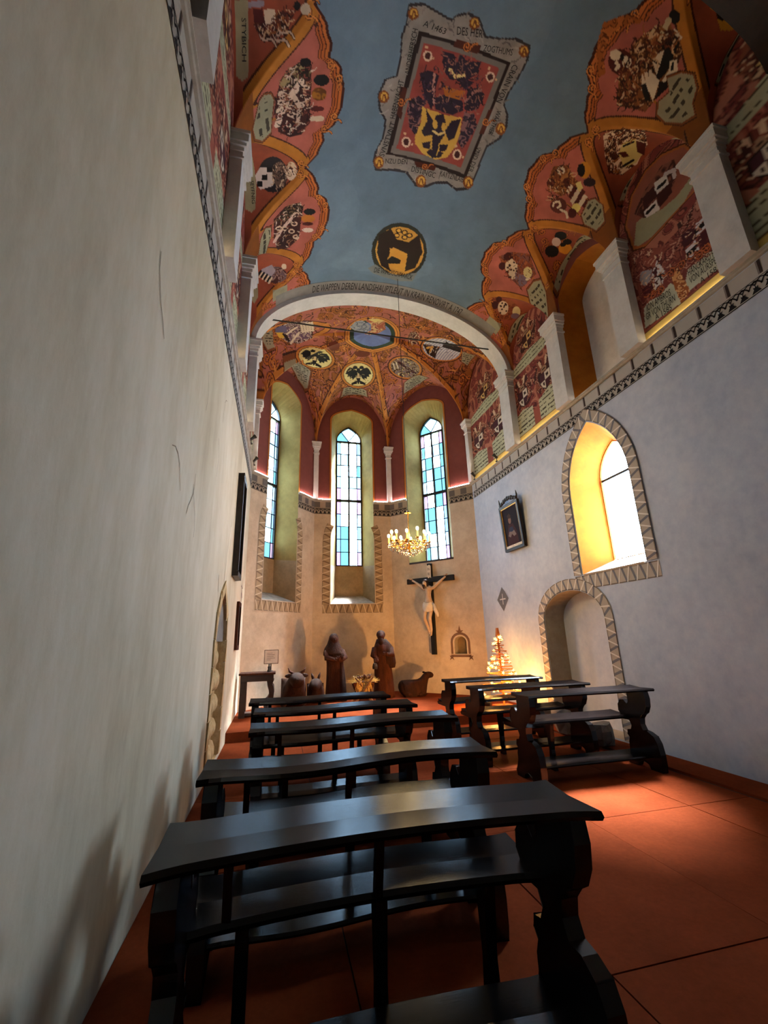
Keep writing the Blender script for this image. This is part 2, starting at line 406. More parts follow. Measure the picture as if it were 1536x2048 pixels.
for k in range(7):
    y0 = random.uniform(2.2, 5.2); z0 = random.uniform(1.8, 4.2); a = random.uniform(1.2, 1.9)
    pts = [(y0, z0)]; 
    for j in range(5): a += random.uniform(-.5, .5); pts.append((pts[-1][0]+.09*math.cos(a), pts[-1][1]+.09*math.sin(a)))
    dc.band(pts, .008, (132,120,98), 0)
dc.build('painted_marks', wl)
# --- back wall behind the camera with a gallery parapet
wb = wall_holes('wall_back', lambda a, b: (a, YBACK, b), [(XL-.2, -.1), (XR+.2, -.1), (XR+.2, 8.6), (XL-.2, 8.6)], [], MT['back'], kind='structure')
# --- apse walls
def arch_open(a, b, z0, zs, zt): return pointed(a, b, z0, zs, zt, 8)
wins = []
def apse_wall(name, fr, ln, a, b, zbot, ga, gb, blind, zs=7.42, zt=7.76, extra=()):
    o1 = arch_open(a, b, zbot, zs, zt)
    # shallow pointed head
    i1 = arch_open(ga, gb, 2.5 if blind else 3.3, 7.0, 7.5)
    wl_ = wall_holes(name, fr, [(-.012, -.08), (ln+.012, -.08), (ln+.012, 8.6), (-.012, 8.6)], [o1]+list(extra), MT['apse'], kind='structure')
    D = .55
    up = 3.3/1.0
    def split(o, z): return [(p[0], max(p[1], z)) for p in o]
    zc_o, zc_i = (3.25, 3.3)
    loft('embrasure', fr, split(o1, zc_o), 0, split(i1, zc_i), D, MT['ochre'], wl_, closed=False)
    if blind:
        lo = [o1[0], (a, zc_o)]; li = [i1[0], (ga, zc_i)]
        loft('recess_side', fr, lo, 0, li, D, MT['recess'], wl_, closed=False)
        loft('recess_side', fr, [(b, zc_o), o1[-1]], 0, [(gb, zc_i), i1[-1]], D, MT['recess'], wl_, closed=False)
        loft('recess_sill', fr, [o1[0], o1[-1]], 0, [i1[0], i1[-1]], D, MT['stonesill'], wl_, closed=False)
        wall_holes('recess_panel', lambda s, z: fr(s, z, D-.02), [(ga-.05, 2.4), (gb+.05, 2.4), (gb+.05, 3.3), (ga-.05, 3.3)], [], MT['recess'], wl_)
    else:
        loft('recess_sill', fr, [o1[0], o1[-1]], 0, [i1[0], i1[-1]], D, MT['stonesill'], wl_, closed=False)
        MB().prism([(a, 3.205), (b, 3.205), (b, 3.25), (a, 3.25)], lambda s, z: fr(s, z, -.01), lambda s, z: fr(s, z, .1)).build('sill_board', MT['darkwood'], wl_)
    dc = Decal(fr)
    if blind:
        zz = [(a-.02, zbot-.02), (a-.02, 3.9), (a+.02, 4.15), (a+.08, 4.28)]
        zigzag(dc, zz, .19, base=(160,142,116), dark=(118,100,80), lite=(206,192,168), step=.17)
        zz = [(b-.08, 4.28), (b-.02, 4.15), (b+.02, 3.9), (b+.02, zbot-.02)]
        zigzag(dc, zz, .19, base=(160,142,116), dark=(118,100,80), lite=(206,192,168), step=.17)
        zigzag(dc, [(b+.2, zbot-.02), (a-.2, zbot-.02)], .21, base=(160,142,116), dark=(118,100,80), lite=(206,192,168), step=.17)
    # ochre line round the upper opening
    up_ = [p for p in o1 if p[1] > 5.0]; up_ = [(a, 5.0)]+up_+[(b, 5.0)]
    dc.band(up_, .045, (168,104,42), 0); dc.band(grow(up_, .045), .014, (70,26,20), 1)
    # ledge frieze
    for (s0, s1) in ((0, a-.0), (b+.0, ln)):
        frieze(dc, s0, s1, apse=True)
    dc.build('painted_borders', wl_)
    return wl_
def frieze(dc, s0, s1, apse=False, unit=.125):
    z0, z1, z2, z3 = 4.62, 4.765, 4.79, 4.945
    dc.rect(s0, s1, z0, z3, (176,174,170) if not apse else (150,138,122), 0)
    dc.rect(s0, s1, z0-.012, z0, (40,40,44), 1); dc.rect(s0, s1, z1, z1+.008, (60,60,64), 1)
    n = max(1, int(round((s1-s0)/unit))); u = (s1-s0)/n
    K = (26,26,30)
    for i in range(n):
        c = s0+(i+.5)*u; h = u/2
        dc.poly([(c-h*.75, z0+.008), (c+h*.75, z0+.008), (c+h*.3, z0+.05), (c+h*.42, z0+.075), (c, z0+.062), (c-h*.42, z0+.075), (c-h*.3, z0+.05)], K, 2)
        dc.poly([(c-h*.14, z0+.05), (c+h*.14, z0+.05), (c, z0+.10)], K, 2)
        # arcs
        arc = [(c-h*1.0+u*t, z0+.065+.062*math.sin(math.pi*t)) for t in (0, .17, .33, .5, .67, .83, 1)]
        dc.band(arc, .014, K, 2)
        arc = [(c+u*t, z0+.085+.05*math.sin(math.pi*t)) for t in (0, .25, .5, .75, 1) if c+u*t <= s1]
        if len(arc) > 2: dc.band(arc, .012, K, 2)
        dc.poly([(c-h*.3, z1-.028), (c+h*.3, z1-.028), (c, z1-.004)], K, 2)
    if apse:
        n = max(1, int(round((s1-s0)/.15))); u = (s1-s0)/n
        for i in range(0, n, 2): dc.rect(s0+i*u, s0+(i+1)*u, z2, z3, (96,92,88), 2)
    else:
        n = max(1, int(round((s1-s0)/.33))); u = (s1-s0)/n
        for i in range(n): dc.rect(s0+(i+.5)*u-.014, s0+(i+.5)*u+.014, z2, z3, (54,42,40), 2); dc.rect(s0+(i+.5)*u+.014, s0+(i+.5)*u+.03, z2, z3, (122,116,114), 2)
nb = [(1.68, 1.0)]+[(1.835-.155*math.cos(math.pi*i/10), 1.26+.13*math.sin(math.pi*i/10)) for i in range(11)]+[(1.99, 1.0)]
wa = apse_wall('wall_apse_left', fL, 2.388, .52, 1.68, 2.26, .74, 1.48, True)
wc = apse_wall('wall_apse_center', fC, 2.08, .44, 1.60, 2.26, .64, 1.38, True)
wd_ = apse_wall('wall_apse_right', fR, 2.465, .55, 1.82, 3.25, .76, 1.50, False, extra=[nb])
dc = Decal(wR); frieze(dc, YBACK+1.6, 9.2); dc.build('painted_frieze', wr)
dc = Decal(wL); frieze(dc, YBACK+1.6, 9.2); dc.build('painted_frieze', wl)
# --- tabernacle niche painted frame + recess on the right apse wall (box recess standing for the cupboard hole)
dc = Decal(fR)
dc.band(grow(nb, .035), .055, (112,88,74), 1); dc.rect(1.58, 2.09, .93, .985, (112,88,74), 1)
for c in (1.60, 2.08): dc.poly([(c-.06, .86), (c, .90), (c+.06, .86), (c+.03, .92), (c+.06, .97), (c, .95), (c-.06, .97), (c-.03, .92)], (104,80,68), 1)
dc.poly([(1.835-.02, 1.46), (1.835+.02, 1.46), (1.835+.1, 1.52), (1.835+.03, 1.52), (1.835, 1.64), (1.835-.03, 1.52), (1.835-.1, 1.52)], (112,84,66), 1)
dc.build('painted_tabernacle_frame', wd_)
loft('tabernacle_reveal', fR, nb, 0, nb, .2, MT['nichew'], wd_)
mobj('tabernacle_back', [fR(*p, .2) for p in nb], [list(t) for t in tessellate_polygon([[Vector((p[0], p[1], 0)) for p in nb]])], MT['recess'], wd_)
# --- ledges (cornice mouldings)
def ledge(name, fr, s0, s1, parent):
    pr = [(0, 4.955), (-.025, 4.96), (-.035, 4.975), (-.05, 4.98), (-.05, 5.005), (0, 5.005)]
    V = []; 
    for s in (s0, s1): V += [fr(s, z, o) for (o, z) in pr]
    n = len(pr); F = [(i, i+1, n+i+1, n+i) for i in range(n-1)]+[tuple(range(n)), tuple(reversed(range(n, 2*n)))]
    return mobj(name, V, F, MT['ledge'], parent)
ledge('cornice', wR, YBACK, 9.25, wr); ledge('cornice', wL, YBACK, 9.25, wl)
ledge('cornice', fL, 0, .52, wa); ledge('cornice', fL, 1.68, 2.388, wa)
ledge('cornice', fC, 0, .44, wc); ledge('cornice', fC, 1.60, 2.08, wc)
ledge('cornice', fR, 0, .55, wd_); ledge('cornice', fR, 1.82, 2.465, wd_)
# --- LED tubes lying on the apse cornice
k = 0
for fr, s0, s1, lab in ((fL, .05, .5, 'left apse wall, left of its window'), (fL, 1.72, 2.34, 'left apse wall, right of its window'), (fC, .05, .42, 'central apse wall, left of its window'), (fC, 1.62, 2.03, 'central apse wall, right of its window'), (fR, .05, .53, 'right apse wall, left of its window'), (fR, 1.84, 2.40, 'right apse wall, right of its window')):
    MB().prism([(s0, 5.006), (s1, 5.006), (s1, 5.022), (s0, 5.022)], lambda s, z: fr(s, z, -.022), lambda s, z: fr(s, z, -.042)).build('light_tube', MT['led'], label='glowing light tube on the cornice of the '+lab, cat='light', group='cornice light tubes')
for fr, P_, sd in ((wR, (2.60, 4.0, 5.45, 7.13, 9.2), 'right'), (wL, (2.0, 3.72, 5.33, 7.13, 9.2), 'left')):
    for i in range(4):
        MB().prism([(P_[i]+.2, 5.006), (P_[i+1]-.2, 5.006), (P_[i+1]-.2, 5.02), (P_[i]+.2, 5.02)], lambda s, z: fr(s, z, -.012), lambda s, z: fr(s, z, -.028)).build('light_tube', MT['led2'], label='light tube on the %s nave cornice, %s bay from the camera' % (sd, ('nearest', 'second', 'third', 'farthest')[i]), cat='light', group='cornice light tubes')
# --- pilasters
def pilaster(fr, s, wdt, pr, parent, z0=5.0, z1=6.63, mat='white'):
    p = MB().prism([(s-wdt/2, z0), (s+wdt/2, z0), (s+wdt/2, z1), (s-wdt/2, z1)], lambda a, b: fr(a, b, .01), lambda a, b: fr(a, b, -pr)).build('pilaster', MT[mat], parent)
    c = MB()
    for (e, a, b) in ((.018, z1-.33, z1-.30), (.012, z1-.22, z1-.17), (.035, z1-.17, z1-.13), (.055, z1-.13, z1-.03), (.07, z1-.03, z1+.01)):
        c.prism([(s-wdt/2-e, a), (s+wdt/2+e, a), (s+wdt/2+e, b), (s-wdt/2-e, b)], lambda u, v: fr(u, v, .01), lambda u, v: fr(u, v, -pr-e))
    c.build('capital', MT[mat], p)
PR = [-.4, 1.1, 2.58, 4.0, 5.45, 7.12]; PL = [-1.3, .35, 2.0, 3.72, 5.33, 7.12]
for y in PR[1:-1]: pilaster(wR, y, .32, .13, wr)
for y in PL[1:-1]: pilaster(wL, y, .32, .13, wl)
for fr, par in ((wR, wr), (wL, wl)): pilaster(fr, 7.13, .36, .14, par)
for fr, s, par in ((fC, .02, wc), (fC, 2.06, wc)): pilaster(fr, s, .13, .09, par)
pilaster(wR, 9.14, .17, .10, wr); pilaster(wL, 9.14, .17, .10, wl)
# ================================================================== VAULT SHAPES
def zb_(x): return ZSP+1.55*np.sqrt(np.clip(1-((x-XC)/2.61)**2, 0, 1))
def bays(P): return [((P[i]+P[i+1])/2, (P[i+1]-P[i])/2-.10) for i in range(len(P)-1)]
BR = bays(PR[:-1]+[6.98]); BL = bays(PL[:-1]+[6.98])
def zl_(x, y):
    z = np.full(np.shape(x), -1.0)
    for (B_, d) in ((BR, XR-x), (BL, x-XL)):
        k = .88+.24*np.minimum(1, np.maximum(d, 0)/.83)
        for (yc, hw) in B_:
            a = 1-((y-yc)/hw)**2
            z = np.where((a > 0) & (d < 1.4), np.maximum(z, ZSP+np.sqrt(np.clip(a, 0, 1))*k), z)
    return z
def zc_nave(x, y): return np.maximum(zb_(x), zl_(x, y))
ACX, ACY = 1.90, 8.40
def _tun():
    T = []
    for (P, Q, h) in ((FA, FB, 1.58), (FB, FC, 1.60), (FC, FD, 1.58)):
        d = (Q-P)/np.linalg.norm(Q-P); T.append(((P+Q)/2, d, np.array([-d[1], d[0]]), np.linalg.norm(Q-P)/2-.03, h))
    T.append((np.array([XL, 8.26]), np.array([0, 1.]), np.array([-1., 0]), .90, 1.28))
    T.append((np.array([XR, 8.26]), np.array([0, -1.]), np.array([1., 0]), .90, 1.28))
    T.append((np.array([XC, YARCH2]), np.array([1., 0]), np.array([0, -1.]), 2.56, 1.60))
    return T
TUN = _tun()
def apse_z(x, y):
    Z = []
    for (m, d, nn, hw, h) in TUN:
        u = (x-m[0])*d[0]+(y-m[1])*d[1]; dep = -((x-m[0])*nn[0]+(y-m[1])*nn[1])
        D = abs((ACX-m[0])*nn[0]+(ACY-m[1])*nn[1])
        a = np.clip(1-(u/hw)**2, 0, 1); k = h+(1.72-h)*np.clip(dep/D, 0, 1)
        side = ((x-ACX)*nn[0]+(y-ACY)*nn[1]) > -.02
        Z.append(np.where((a > 0) & side, ZSP+np.sqrt(a)*k, ZSP))
    return np.array(Z)
def zc_apse(x, y): return apse_z(x, y).max(0)
def hit(px, py, f):
    """photo pixel -> plan position on the vault surface"""
    r = ray(px, py); t = np.linspace(2, 15, 2600)
    x, y, z = r[0]*t, r[1]*t, r[2]*t+H
    i = np.argmax(z >= f(x, y))
    return float(x[i]), float(y[i])
# --- small value noise
def vn(u, v, f, seed=0):
    u = u*f; v = v*f; iu = np.floor(u); iv = np.floor(v); fu = u-iu; fv = v-iv
    fu = fu*fu*(3-2*fu); fv = fv*fv*(3-2*fv)
    def h(a, b):
        s = np.sin(a*127.1+b*311.7+seed*74.7)*43758.5453; return s-np.floor(s)
    return (h(iu, iv)*(1-fu)+h(iu+1, iv)*fu)*(1-fv)+(h(iu, iv+1)*(1-fu)+h(iu+1, iv+1)*fu)*fv
def fbm(u, v, f, seed=0): return .55*vn(u, v, f, seed)+.3*vn(u, v, f*2.1, seed+1)+.15*vn(u, v, f*4.3, seed+2)
class Cv:
    """paints flat colours on the vertices of a surface, in its own two coordinates"""
    def __init__(s, U, V, conv): s.U = U; s.V = V; s.C = np.zeros((len(U), 3)); s.conv = conv; s.K = None
    def crop(s, ox, oy, sc): s.K = (ox, oy, sc); return s
    def pts(s, P): return [s.conv(s.K[0]+p[0]*s.K[2], s.K[1]+p[1]*s.K[2]) for p in P]
    def inside(s, Q):
        Q = np.array(Q); lo, hi = Q.min(0), Q.max(0)
        idx = np.nonzero((s.U >= lo[0]) & (s.U <= hi[0]) & (s.V >= lo[1]) & (s.V <= hi[1]))[0]
        u, v = s.U[idx], s.V[idx]; ins = np.zeros(len(idx), bool); n = len(Q)
        for i in range(n):
            (x0, y0), (x1, y1) = Q[i], Q[(i+1) % n]
            if y0 == y1: continue
            c = ((y0 > v) != (y1 > v)) & (u < (x1-x0)*(v-y0)/(y1-y0)+x0); ins ^= c
        return idx[ins]
    def poly(s, P, c):
        i = s.inside(s.pts(P)); s.C[i] = s2l(c); return i
    def epts(s, cx, cy, rx, ry, rot=0, n=20):
        a = math.radians(rot)
        return [(cx+rx*math.cos(t)*math.cos(a)-ry*math.sin(t)*math.sin(a), cy+rx*math.cos(t)*math.sin(a)+ry*math.sin(t)*math.cos(a)) for t in (2*math.pi*k/n for k in range(n))]
    def ell(s, cx, cy, rx, ry, c, rot=0): return s.poly(s.epts(cx, cy, rx, ry, rot), c)
    def line(s, P, wd, c):
        Q = s.pts(P)
        return s.lineq(Q, wd, c)
    def lineq(s, Q, wd, c):
        for i in range(len(Q)-1):
            a, b = np.array(Q[i]), np.array(Q[i+1]); lo = np.minimum(a, b)-wd; hi = np.maximum(a, b)+wd
            idx = np.nonzero((s.U >= lo[0]) & (s.U <= hi[0]) & (s.V >= lo[1]) & (s.V <= hi[1]))[0]
            d = b-a; L = max(1e-9, d@d); t = np.clip(((s.U[idx]-a[0])*d[0]+(s.V[idx]-a[1])*d[1])/L, 0, 1)
            r = np.hypot(s.U[idx]-a[0]-t*d[0], s.V[idx]-a[1]-t*d[1]); s.C[idx[r < wd/2]] = s2l(c)
    def swirl(s, idx, cols, f=9, seed=0):
        """curling foliage / mantling pattern"""
        u, v = s.U[idx], s.V[idx]
        wu = u+.09*(vn(u, v, f*.6, seed+5)-.5)*4/f*3; wv = v+.09*(vn(u, v, f*.6, seed+9)-.5)*4/f*3
        a = np.sin((vn(wu, wv, f, seed)*3.2+vn(wu, wv, f*.5, seed+3)*2)*math.pi)
        q = (a+1)/2; n = len(cols); j = np.minimum((q*n).astype(int), n-1)
        s.C[idx] = np.array([s2l(c) for c in cols])[j]
    def mott(s, P, cols, f=9, seed=0): i = s.inside(s.pts(P)); s.swirl(i, cols, f, seed); return i
    def plaque(s, P, c=(150,146,120), ink=(58,52,42), lines=.06, axis=0, edge=(120,66,34)):
        Q = s.pts(P); m = np.mean(np.array(Q), 0)
        s.C[s.inside([tuple(m+(np.array(q)-m)*1.13) for q in Q])] = s2l((52,24,14))
        s.C[s.inside([tuple(m+(np.array(q)-m)*1.09) for q in Q])] = s2l(edge)
        i = s.inside(Q); s.C[i] = s2l(c)
        A_ = (s.U, s.V)[axis][i]; B_ = (s.V, s.U)[axis][i]
        ph = ((A_+.012*np.sin(B_*9))/lines) % 1
        core = s.inside([tuple(m+(np.array(q)-m)*.84) for q in Q]); ok = np.isin(i, core)
        s.C[i[(ph > .30) & (ph < .72) & ok & (vn(B_, A_*0+np.floor(A_/lines), 40, 3) > .36)]] = s2l(ink)
    def strokes(s, P, n, cols, ln=.06, wd=.012, seed=0):
        """many short curved brush strokes"""
        Q = s.pts(P); rd = random.Random(seed); Qa = np.array(Q); lo, hi = Qa.min(0), Qa.max(0); e = ln
        sub_ = np.nonzero((s.U >= lo[0]-e) & (s.U <= hi[0]+e) & (s.V >= lo[1]-e) & (s.V <= hi[1]+e))[0]
        u, v = s.U[sub_], s.V[sub_]
        for k in range(n):
            for _ in range(12):
                p = lo+(hi-lo)*np.array([rd.random(), rd.random()])
                if pip(p, Q): break
            a = rd.uniform(0, 6.28); tw = rd.uniform(-2.2, 2.2); c = s2l(rd.choice(cols)); L = ln*rd.uniform(.5, 1.2); W = wd*rd.uniform(.7, 1.3)
            m = (np.abs(u-p[0]) < L) & (np.abs(v-p[1]) < L); ii = np.nonzero(m)[0]
            for j in range(4):
                q = p+np.array([math.cos(a), math.sin(a)])*L/4
                d = q-p; t = np.clip(((u[ii]-p[0])*d[0]+(v[ii]-p[1])*d[1])/(d@d), 0, 1)
                r = np.hypot(u[ii]-p[0]-t*d[0], v[ii]-p[1]-t*d[1]); s.C[sub_[ii[r < W*(1-j*.18)*.6]]] = c
                p = q; a += tw/4
    def scrolls(s, P, n, c=(176,100,44), dark=(64,26,14), r=.08, seed=1):
        Q = s.pts(P); rd = random.Random(seed); i = 0
        Qa = np.array(Q); lo, hi = Qa.min(0), Qa.max(0); k = 0
        while i < n and k < n*12:
            k += 1; c0 = lo+(hi-lo)*np.array([rd.random(), rd.random()])
            if not pip(c0, Q): continue
            i += 1; s.spiral(c0, r*rd.uniform(.6, 1.2), rd.uniform(0, 6.28), rd.choice((-1, 1)), c, dark)
    def spiral(s, c0, r, a0, sg, c=(190,110,46), dark=(64,26,14)):
        pts = [tuple(c0+r*(1-t*.85)*np.array([math.cos(a0+sg*t*9), math.sin(a0+sg*t*9)])) for t in np.linspace(0, 1, 16)]
        tail = [tuple(np.array(pts[0])+r*u*np.array([math.cos(a0-sg*(1.57-u*.6)), math.sin(a0-sg*(1.57-u*.6))])) for u in (1.6, 1.1, .6, 0)]
        s.lineq(tail+pts, r*.46, dark); s.lineq(tail+pts, r*.26, c)
def pip(p, Q):
    ins = False
    for i in range(len(Q)):
        (x0, y0), (x1, y1) = Q[i], Q[(i+1) % len(Q)]
        if (y0 > p[1]) != (y1 > p[1]) and p[0] < (x1-x0)*(p[1]-y0)/(y1-y0)+x0: ins = not ins
    return ins
def gridmesh(name, X, Y, Z, C, mat, parent=None, **k):
    n, m = X.shape; me = bpy.data.meshes.new(name)
    me.vertices.add(n*m); me.vertices.foreach_set('co', np.stack([X, Y, Z], -1).astype(np.float32).ravel())
    I = np.arange(n*m).reshape(n, m); q = np.stack([I[:-1,:-1], I[1:,:-1], I[1:,1:], I[:-1,1:]], -1).reshape(-1, 4)
    me.loops.add(q.size); me.loops.foreach_set('vertex_index', q.ravel().astype(np.int32))
    me.polygons.add(len(q)); me.polygons.foreach_set('loop_start', np.arange(0, q.size, 4, dtype=np.int32))
    me.update(calc_edges=True); me.validate()
    at = me.color_attributes.new('Col', 'FLOAT_COLOR', 'POINT')
    at.data.foreach_set('color', np.concatenate([C, np.ones((len(C), 1))], 1).astype(np.float32).ravel())
    me.polygons.foreach_set('use_smooth', np.ones(len(q), bool))
    me.materials.append(mat)
    return tag(link(bpy.data.objects.new(name, me), parent), **k)
# ================================================================== NAVE VAULT
BLUE, PINK, OCH, DK = (98,120,138), (168,92,78), (172,108,38), (62,26,16)
CRM, MAR, BLK, GRY = (214,196,170), (74,24,22), (20,15,16), (150,140,130)
ys_ = np.r_[np.linspace(YBACK, 1.75, 26)[:-1], np.linspace(1.75, YARCH+.02, 500)]
ph = np.linspace(-math.pi/2, math.pi/2, 610)
PHI, YY = np.meshgrid(ph, ys_, indexing='ij')
XX = XC+2.61*np.sin(PHI)
XX = np.clip(XX, XL, XR)
ZB = zb_(XX); ZL = zl_(XX, YY); ZZ = np.maximum(ZB, ZL)
cv = Cv(XX.ravel(), YY.ravel(), lambda px, py: hit(px, py, zc_nave))
x, y = cv.U, cv.V; g = (ZL-ZB).ravel()
# border between the blue field and the painted flanks, as distance from the axis per bay
right = x > XC; dx = np.abs(x-XC)
def border(yv, P):
    b = np.full(yv.shape, 1.9)
    for i, p in enumerate(P):
        prv = (P[i-1]+p)/2 if i > 0 else p-.75; nxt = (P[i+1]+p)/2 if i < len(P)-1 else p+.75
        m = (yv >= prv) & (yv <= nxt)
        t = np.where(yv < p, (yv-p)/(p-prv), (yv-p)/(nxt-p))
        b[m] = np.interp(np.abs(t[m]), [0, .20, .36, .44, .47, .60, .80, .93, 1.0], [1.40, 1.42, 1.47, 1.54, 1.60, 1.60, 1.66, 1.75, 1.80])
    return b
b = np.where(right, border(y, PR[:-1]+[7.2]), border(y, PL[:-1]+[7.2]))
b = b+.006*np.sin(y*31)+.015*(vn(x, y, 4, 2)-.5)
d = dx-b
cl = fbm(x, y, 1.3, 4)
C = s2l(BLUE)*(1+.5*(cl[:, None]-.5)); C = np.where((cl > .56)[:, None], C*1.04+.006, C)
pk = s2l(PINK)*(1+.5*(fbm(x, y, 2.2, 8)[:, None]-.5))
C = np.where((d > 0)[:, None], pk, C)
for lo, hi, c in ((-.02, .012, DK), (.012, .045, (188,104,48)), (.045, .058, DK), (.058, .085, (176,92,40)), (.085, .097, DK), (.097, .118, (168,88,44)), (.118, .128, DK)):
    C[(d > lo) & (d <= hi)] = s2l(c)
cv.C = C
# lunettes and their ochre groin bands
lun = g > 0
cv.C[lun] = (s2l((142,70,48))*(1+.6*(fbm(x[lun], y[lun], 2.5, 12)[:, None]-.5)))
GG = np.where(ZL > 0, ZL-ZB, -1.0); gx = np.gradient(GG, axis=0)/np.maximum(1e-4, np.hypot(np.gradient(XX, axis=0), np.gradient(ZZ, axis=0))); gy = np.gradient(GG, axis=1)/np.maximum(1e-4, np.gradient(YY, axis=1))
gd = (GG/np.maximum(.15, np.hypot(gx, gy))).ravel()
band = (gd > -.075) & (gd < .055) & (ZL.ravel() > 0) & (dx < 2.52) & (d > .02)
cv.C[band] = s2l(OCH)*(1+.5*(fbm(x[band], y[band], 5, 20)[:, None]-.5))
for lo, hi in ((.055, .075), (-.088, -.075)):
    m = (gd > lo) & (gd < hi) & (d > .02) & (dx < 2.52) & (ZL.ravel() > 0); cv.C[m] = s2l(DK)
foot = (dx > 2.42) & (g <= .0); cv.C[foot] = s2l((120,66,22))
for P, sx in ((PR, 1), (PL, -1)):      # scrolls where the border lines meet the bands, and on the scallops
    for i in range(1, len(P)-1):
        for yy, dd in (((P[i]+P[i+1])/2+.07, 1.86), ((P[i]+P[i+1])/2-.07, 1.86), (P[i]-.33, 1.58), (P[i]+.33, 1.58), (P[i]-.2, 1.47), (P[i]+.2, 1.47)):
            cv.spiral(np.array([XC+sx*dd, yy]), .05, 1.0, 1 if yy > P[i] else -1, (206,126,58))
# scroll-work towards the chancel arch
for sx in (1, -1):
    for k in range(22):
        yy = 6.25+.6*random.random(); dd = 1.75+.65*random.random()
        cv.spiral(np.array([XC+sx*dd, yy]), .05, random.random()*6, random.choice((-1, 1)), (176,98,44))
    m = (y > 6.55) & (y < 6.8) & (dx > 2.0) & (dx < 2.25) & (right == (sx > 0)); cv.C[m] = s2l((146,142,118))
m = (y > 6.70) & (dx < 2.2); cv.C[m] = s2l((128,126,120))
m = (y > 6.69) & (y < 6.70) & (dx < 1.7); cv.C[m] = s2l((70,76,82))
# mirrored generic flanks on bays out of sight keep the same scheme; now the arms the photo shows ------------------
K2 = (1040, 0, .26042); K3 = (900, 300, .22135); K4 = (440, 0, .16927); K5 = (440, 260, .18558); K1 = (730, 0, .22786); K0 = (360, 0, .390625)
MANT = [(60,26,20), (44,18,14), (206,180,146), (122,64,30), (70,30,22), (226,204,176)]
# K2 : scallop over the second pilaster (right)
cv.crop(*K2)
cv.mott([(760,600),(820,430),(900,300),(1010,220),(1130,180),(1220,260),(1250,400),(1200,520),(1010,800),(960,860),(840,830),(740,810)], [(120,70,38), (70,34,20), (176,132,84), (98,54,30), (60,28,18)], 14, 3)
cv.mott([(640,170),(820,110),(930,140),(930,180),(780,190),(690,290),(640,420),(660,560),(600,600),(580,460),(600,300)], [(150,82,36), (90,42,18), (176,100,46)], 16, 5)
cv.ell(770, 470, 95, 95, MAR); cv.ell(735, 420, 45, 42, CRM); cv.ell(820, 475, 38, 45, CRM); cv.line([(740,480),(760,510),(735,530)], .03, CRM); cv.ell(785, 440, 16, 30, BLK)
cv.ell(1185, 130, 45, 55, BLK)
for P, c in (([(1190,280),(1225,330),(1120,560),(1060,620),(1035,560),(1110,410),(1080,350),(1150,300)], BLK),
             ([(1060,400),(1105,390),(1050,575),(1015,470)], CRM), ([(1000,470),(1050,580),(1010,540)], BLK),
             ([(935,570),(1000,535),(1070,620),(1020,780),(990,700),(930,690)], CRM), ([(1170,570),(1160,650),(1040,765),(1070,625),(1130,625)], BLK),
             ([(925,650),(965,640),(1010,780),(960,770)], BLK), ([(1150,470),(1205,455),(1215,560),(1105,628),(1090,615),(1140,550)], CRM), ([(1165,480),(1180,475),(1180,540),(1155,545)], BLK)):
    cv.poly(P, c)
cv.line([(1100,290),(1190,240),(1230,290)], .03, CRM); cv.line([(1000,280),(1040,210)], .03, (196,170,130)); cv.line([(1080,280),(1140,160)], .05, (196,176,140))
cv.strokes([(760,600),(820,430),(900,300),(1010,220),(1130,180),(1220,260),(1230,330),(1000,480),(930,560),(900,700),(960,860),(840,830),(740,810)], 150, [(196,160,122), (60,24,20), (140,86,44), (38,18,16), (110,52,34), (84,38,24)], .09, .014, 1)
cv.plaque([(1130,600),(1240,560),(1330,580),(1355,680),(1320,790),(1340,880),(1240,945),(1120,935),(1055,880),(1065,780),(1150,710)])
# its lunette towards the chancel
cv.mott([(640,1030),(780,990),(960,1000),(980,1110),(900,1260),(780,1340),(680,1330),(650,1180)], MANT, 15, 7)
cv.poly([(790,1100),(880,1060),(945,1180),(890,1250),(800,1285),(755,1180)], (206,190,120)); cv.poly([(890,1080),(970,1100),(955,1190),(900,1170)], MAR); cv.poly([(755,1170),(810,1160),(840,1200),(790,1210)], MAR)
cv.line([(800,1120),(870,1090)], .03, BLK); cv.line([(800,1270),(870,1230)], .03, BLK)
cv.strokes([(640,1030),(780,990),(960,1000),(980,1060),(760,1110),(740,1280),(780,1340),(680,1330),(650,1180)], 90, [(196,160,122), (60,24,20), (140,86,44), (38,18,16), (110,52,34), (84,38,24)], .07, .012, 2)
cv.plaque([(1235,1060),(1110,1120),(980,1220),(880,1330),(800,1450),(765,1536),(810,1540),(890,1440),(990,1310),(1110,1210),(1230,1110)], lines=.07)
# K3 : second scallop (right)
cv.crop(*K3)
cv.ell(1215, 180, 55, 75, (190,124,34)); cv.ell(1185, 180, 35, 60, BLK); cv.mott([(930,150),(1060,130),(1130,260),(1180,300),(1010,420),(940,380),(880,310)], [(120,66,32), (74,32,20), (160,104,54)], 18, 9)
cv.ell(1000, 185, 38, 40, CRM); cv.ell(910, 300, 38, 45, MAR); cv.ell(1260, 290, 55, 42, (40,20,26)); cv.ell(1050, 290, 30, 40, MAR)
for i in range(5):
    for j in range(4):
        cx, cy = 1085+i*36+j*18-30, 350+j*46+(i-2)*14
        cv.poly([(cx-26, cy), (cx, cy-30), (cx+26, cy), (cx, cy+30)], CRM if (i+j) % 2 else MAR)
cv.poly([(1130,300),(1180,280),(1200,340),(1170,380)], (220,206,130)); cv.ell(1140, 520, 40, 40, (222,206,120)); cv.ell(1140, 345, 12, 12, BLK)
cv.ell(980, 500, 75, 70, (84,34,30)); cv.line([(930,510),(940,470),(985,465),(1000,500),(970,520)], .025, CRM); cv.line([(1000,540),(1050,560),(1060,610)], .03, CRM); cv.ell(1105, 570, 38, 45, MAR)
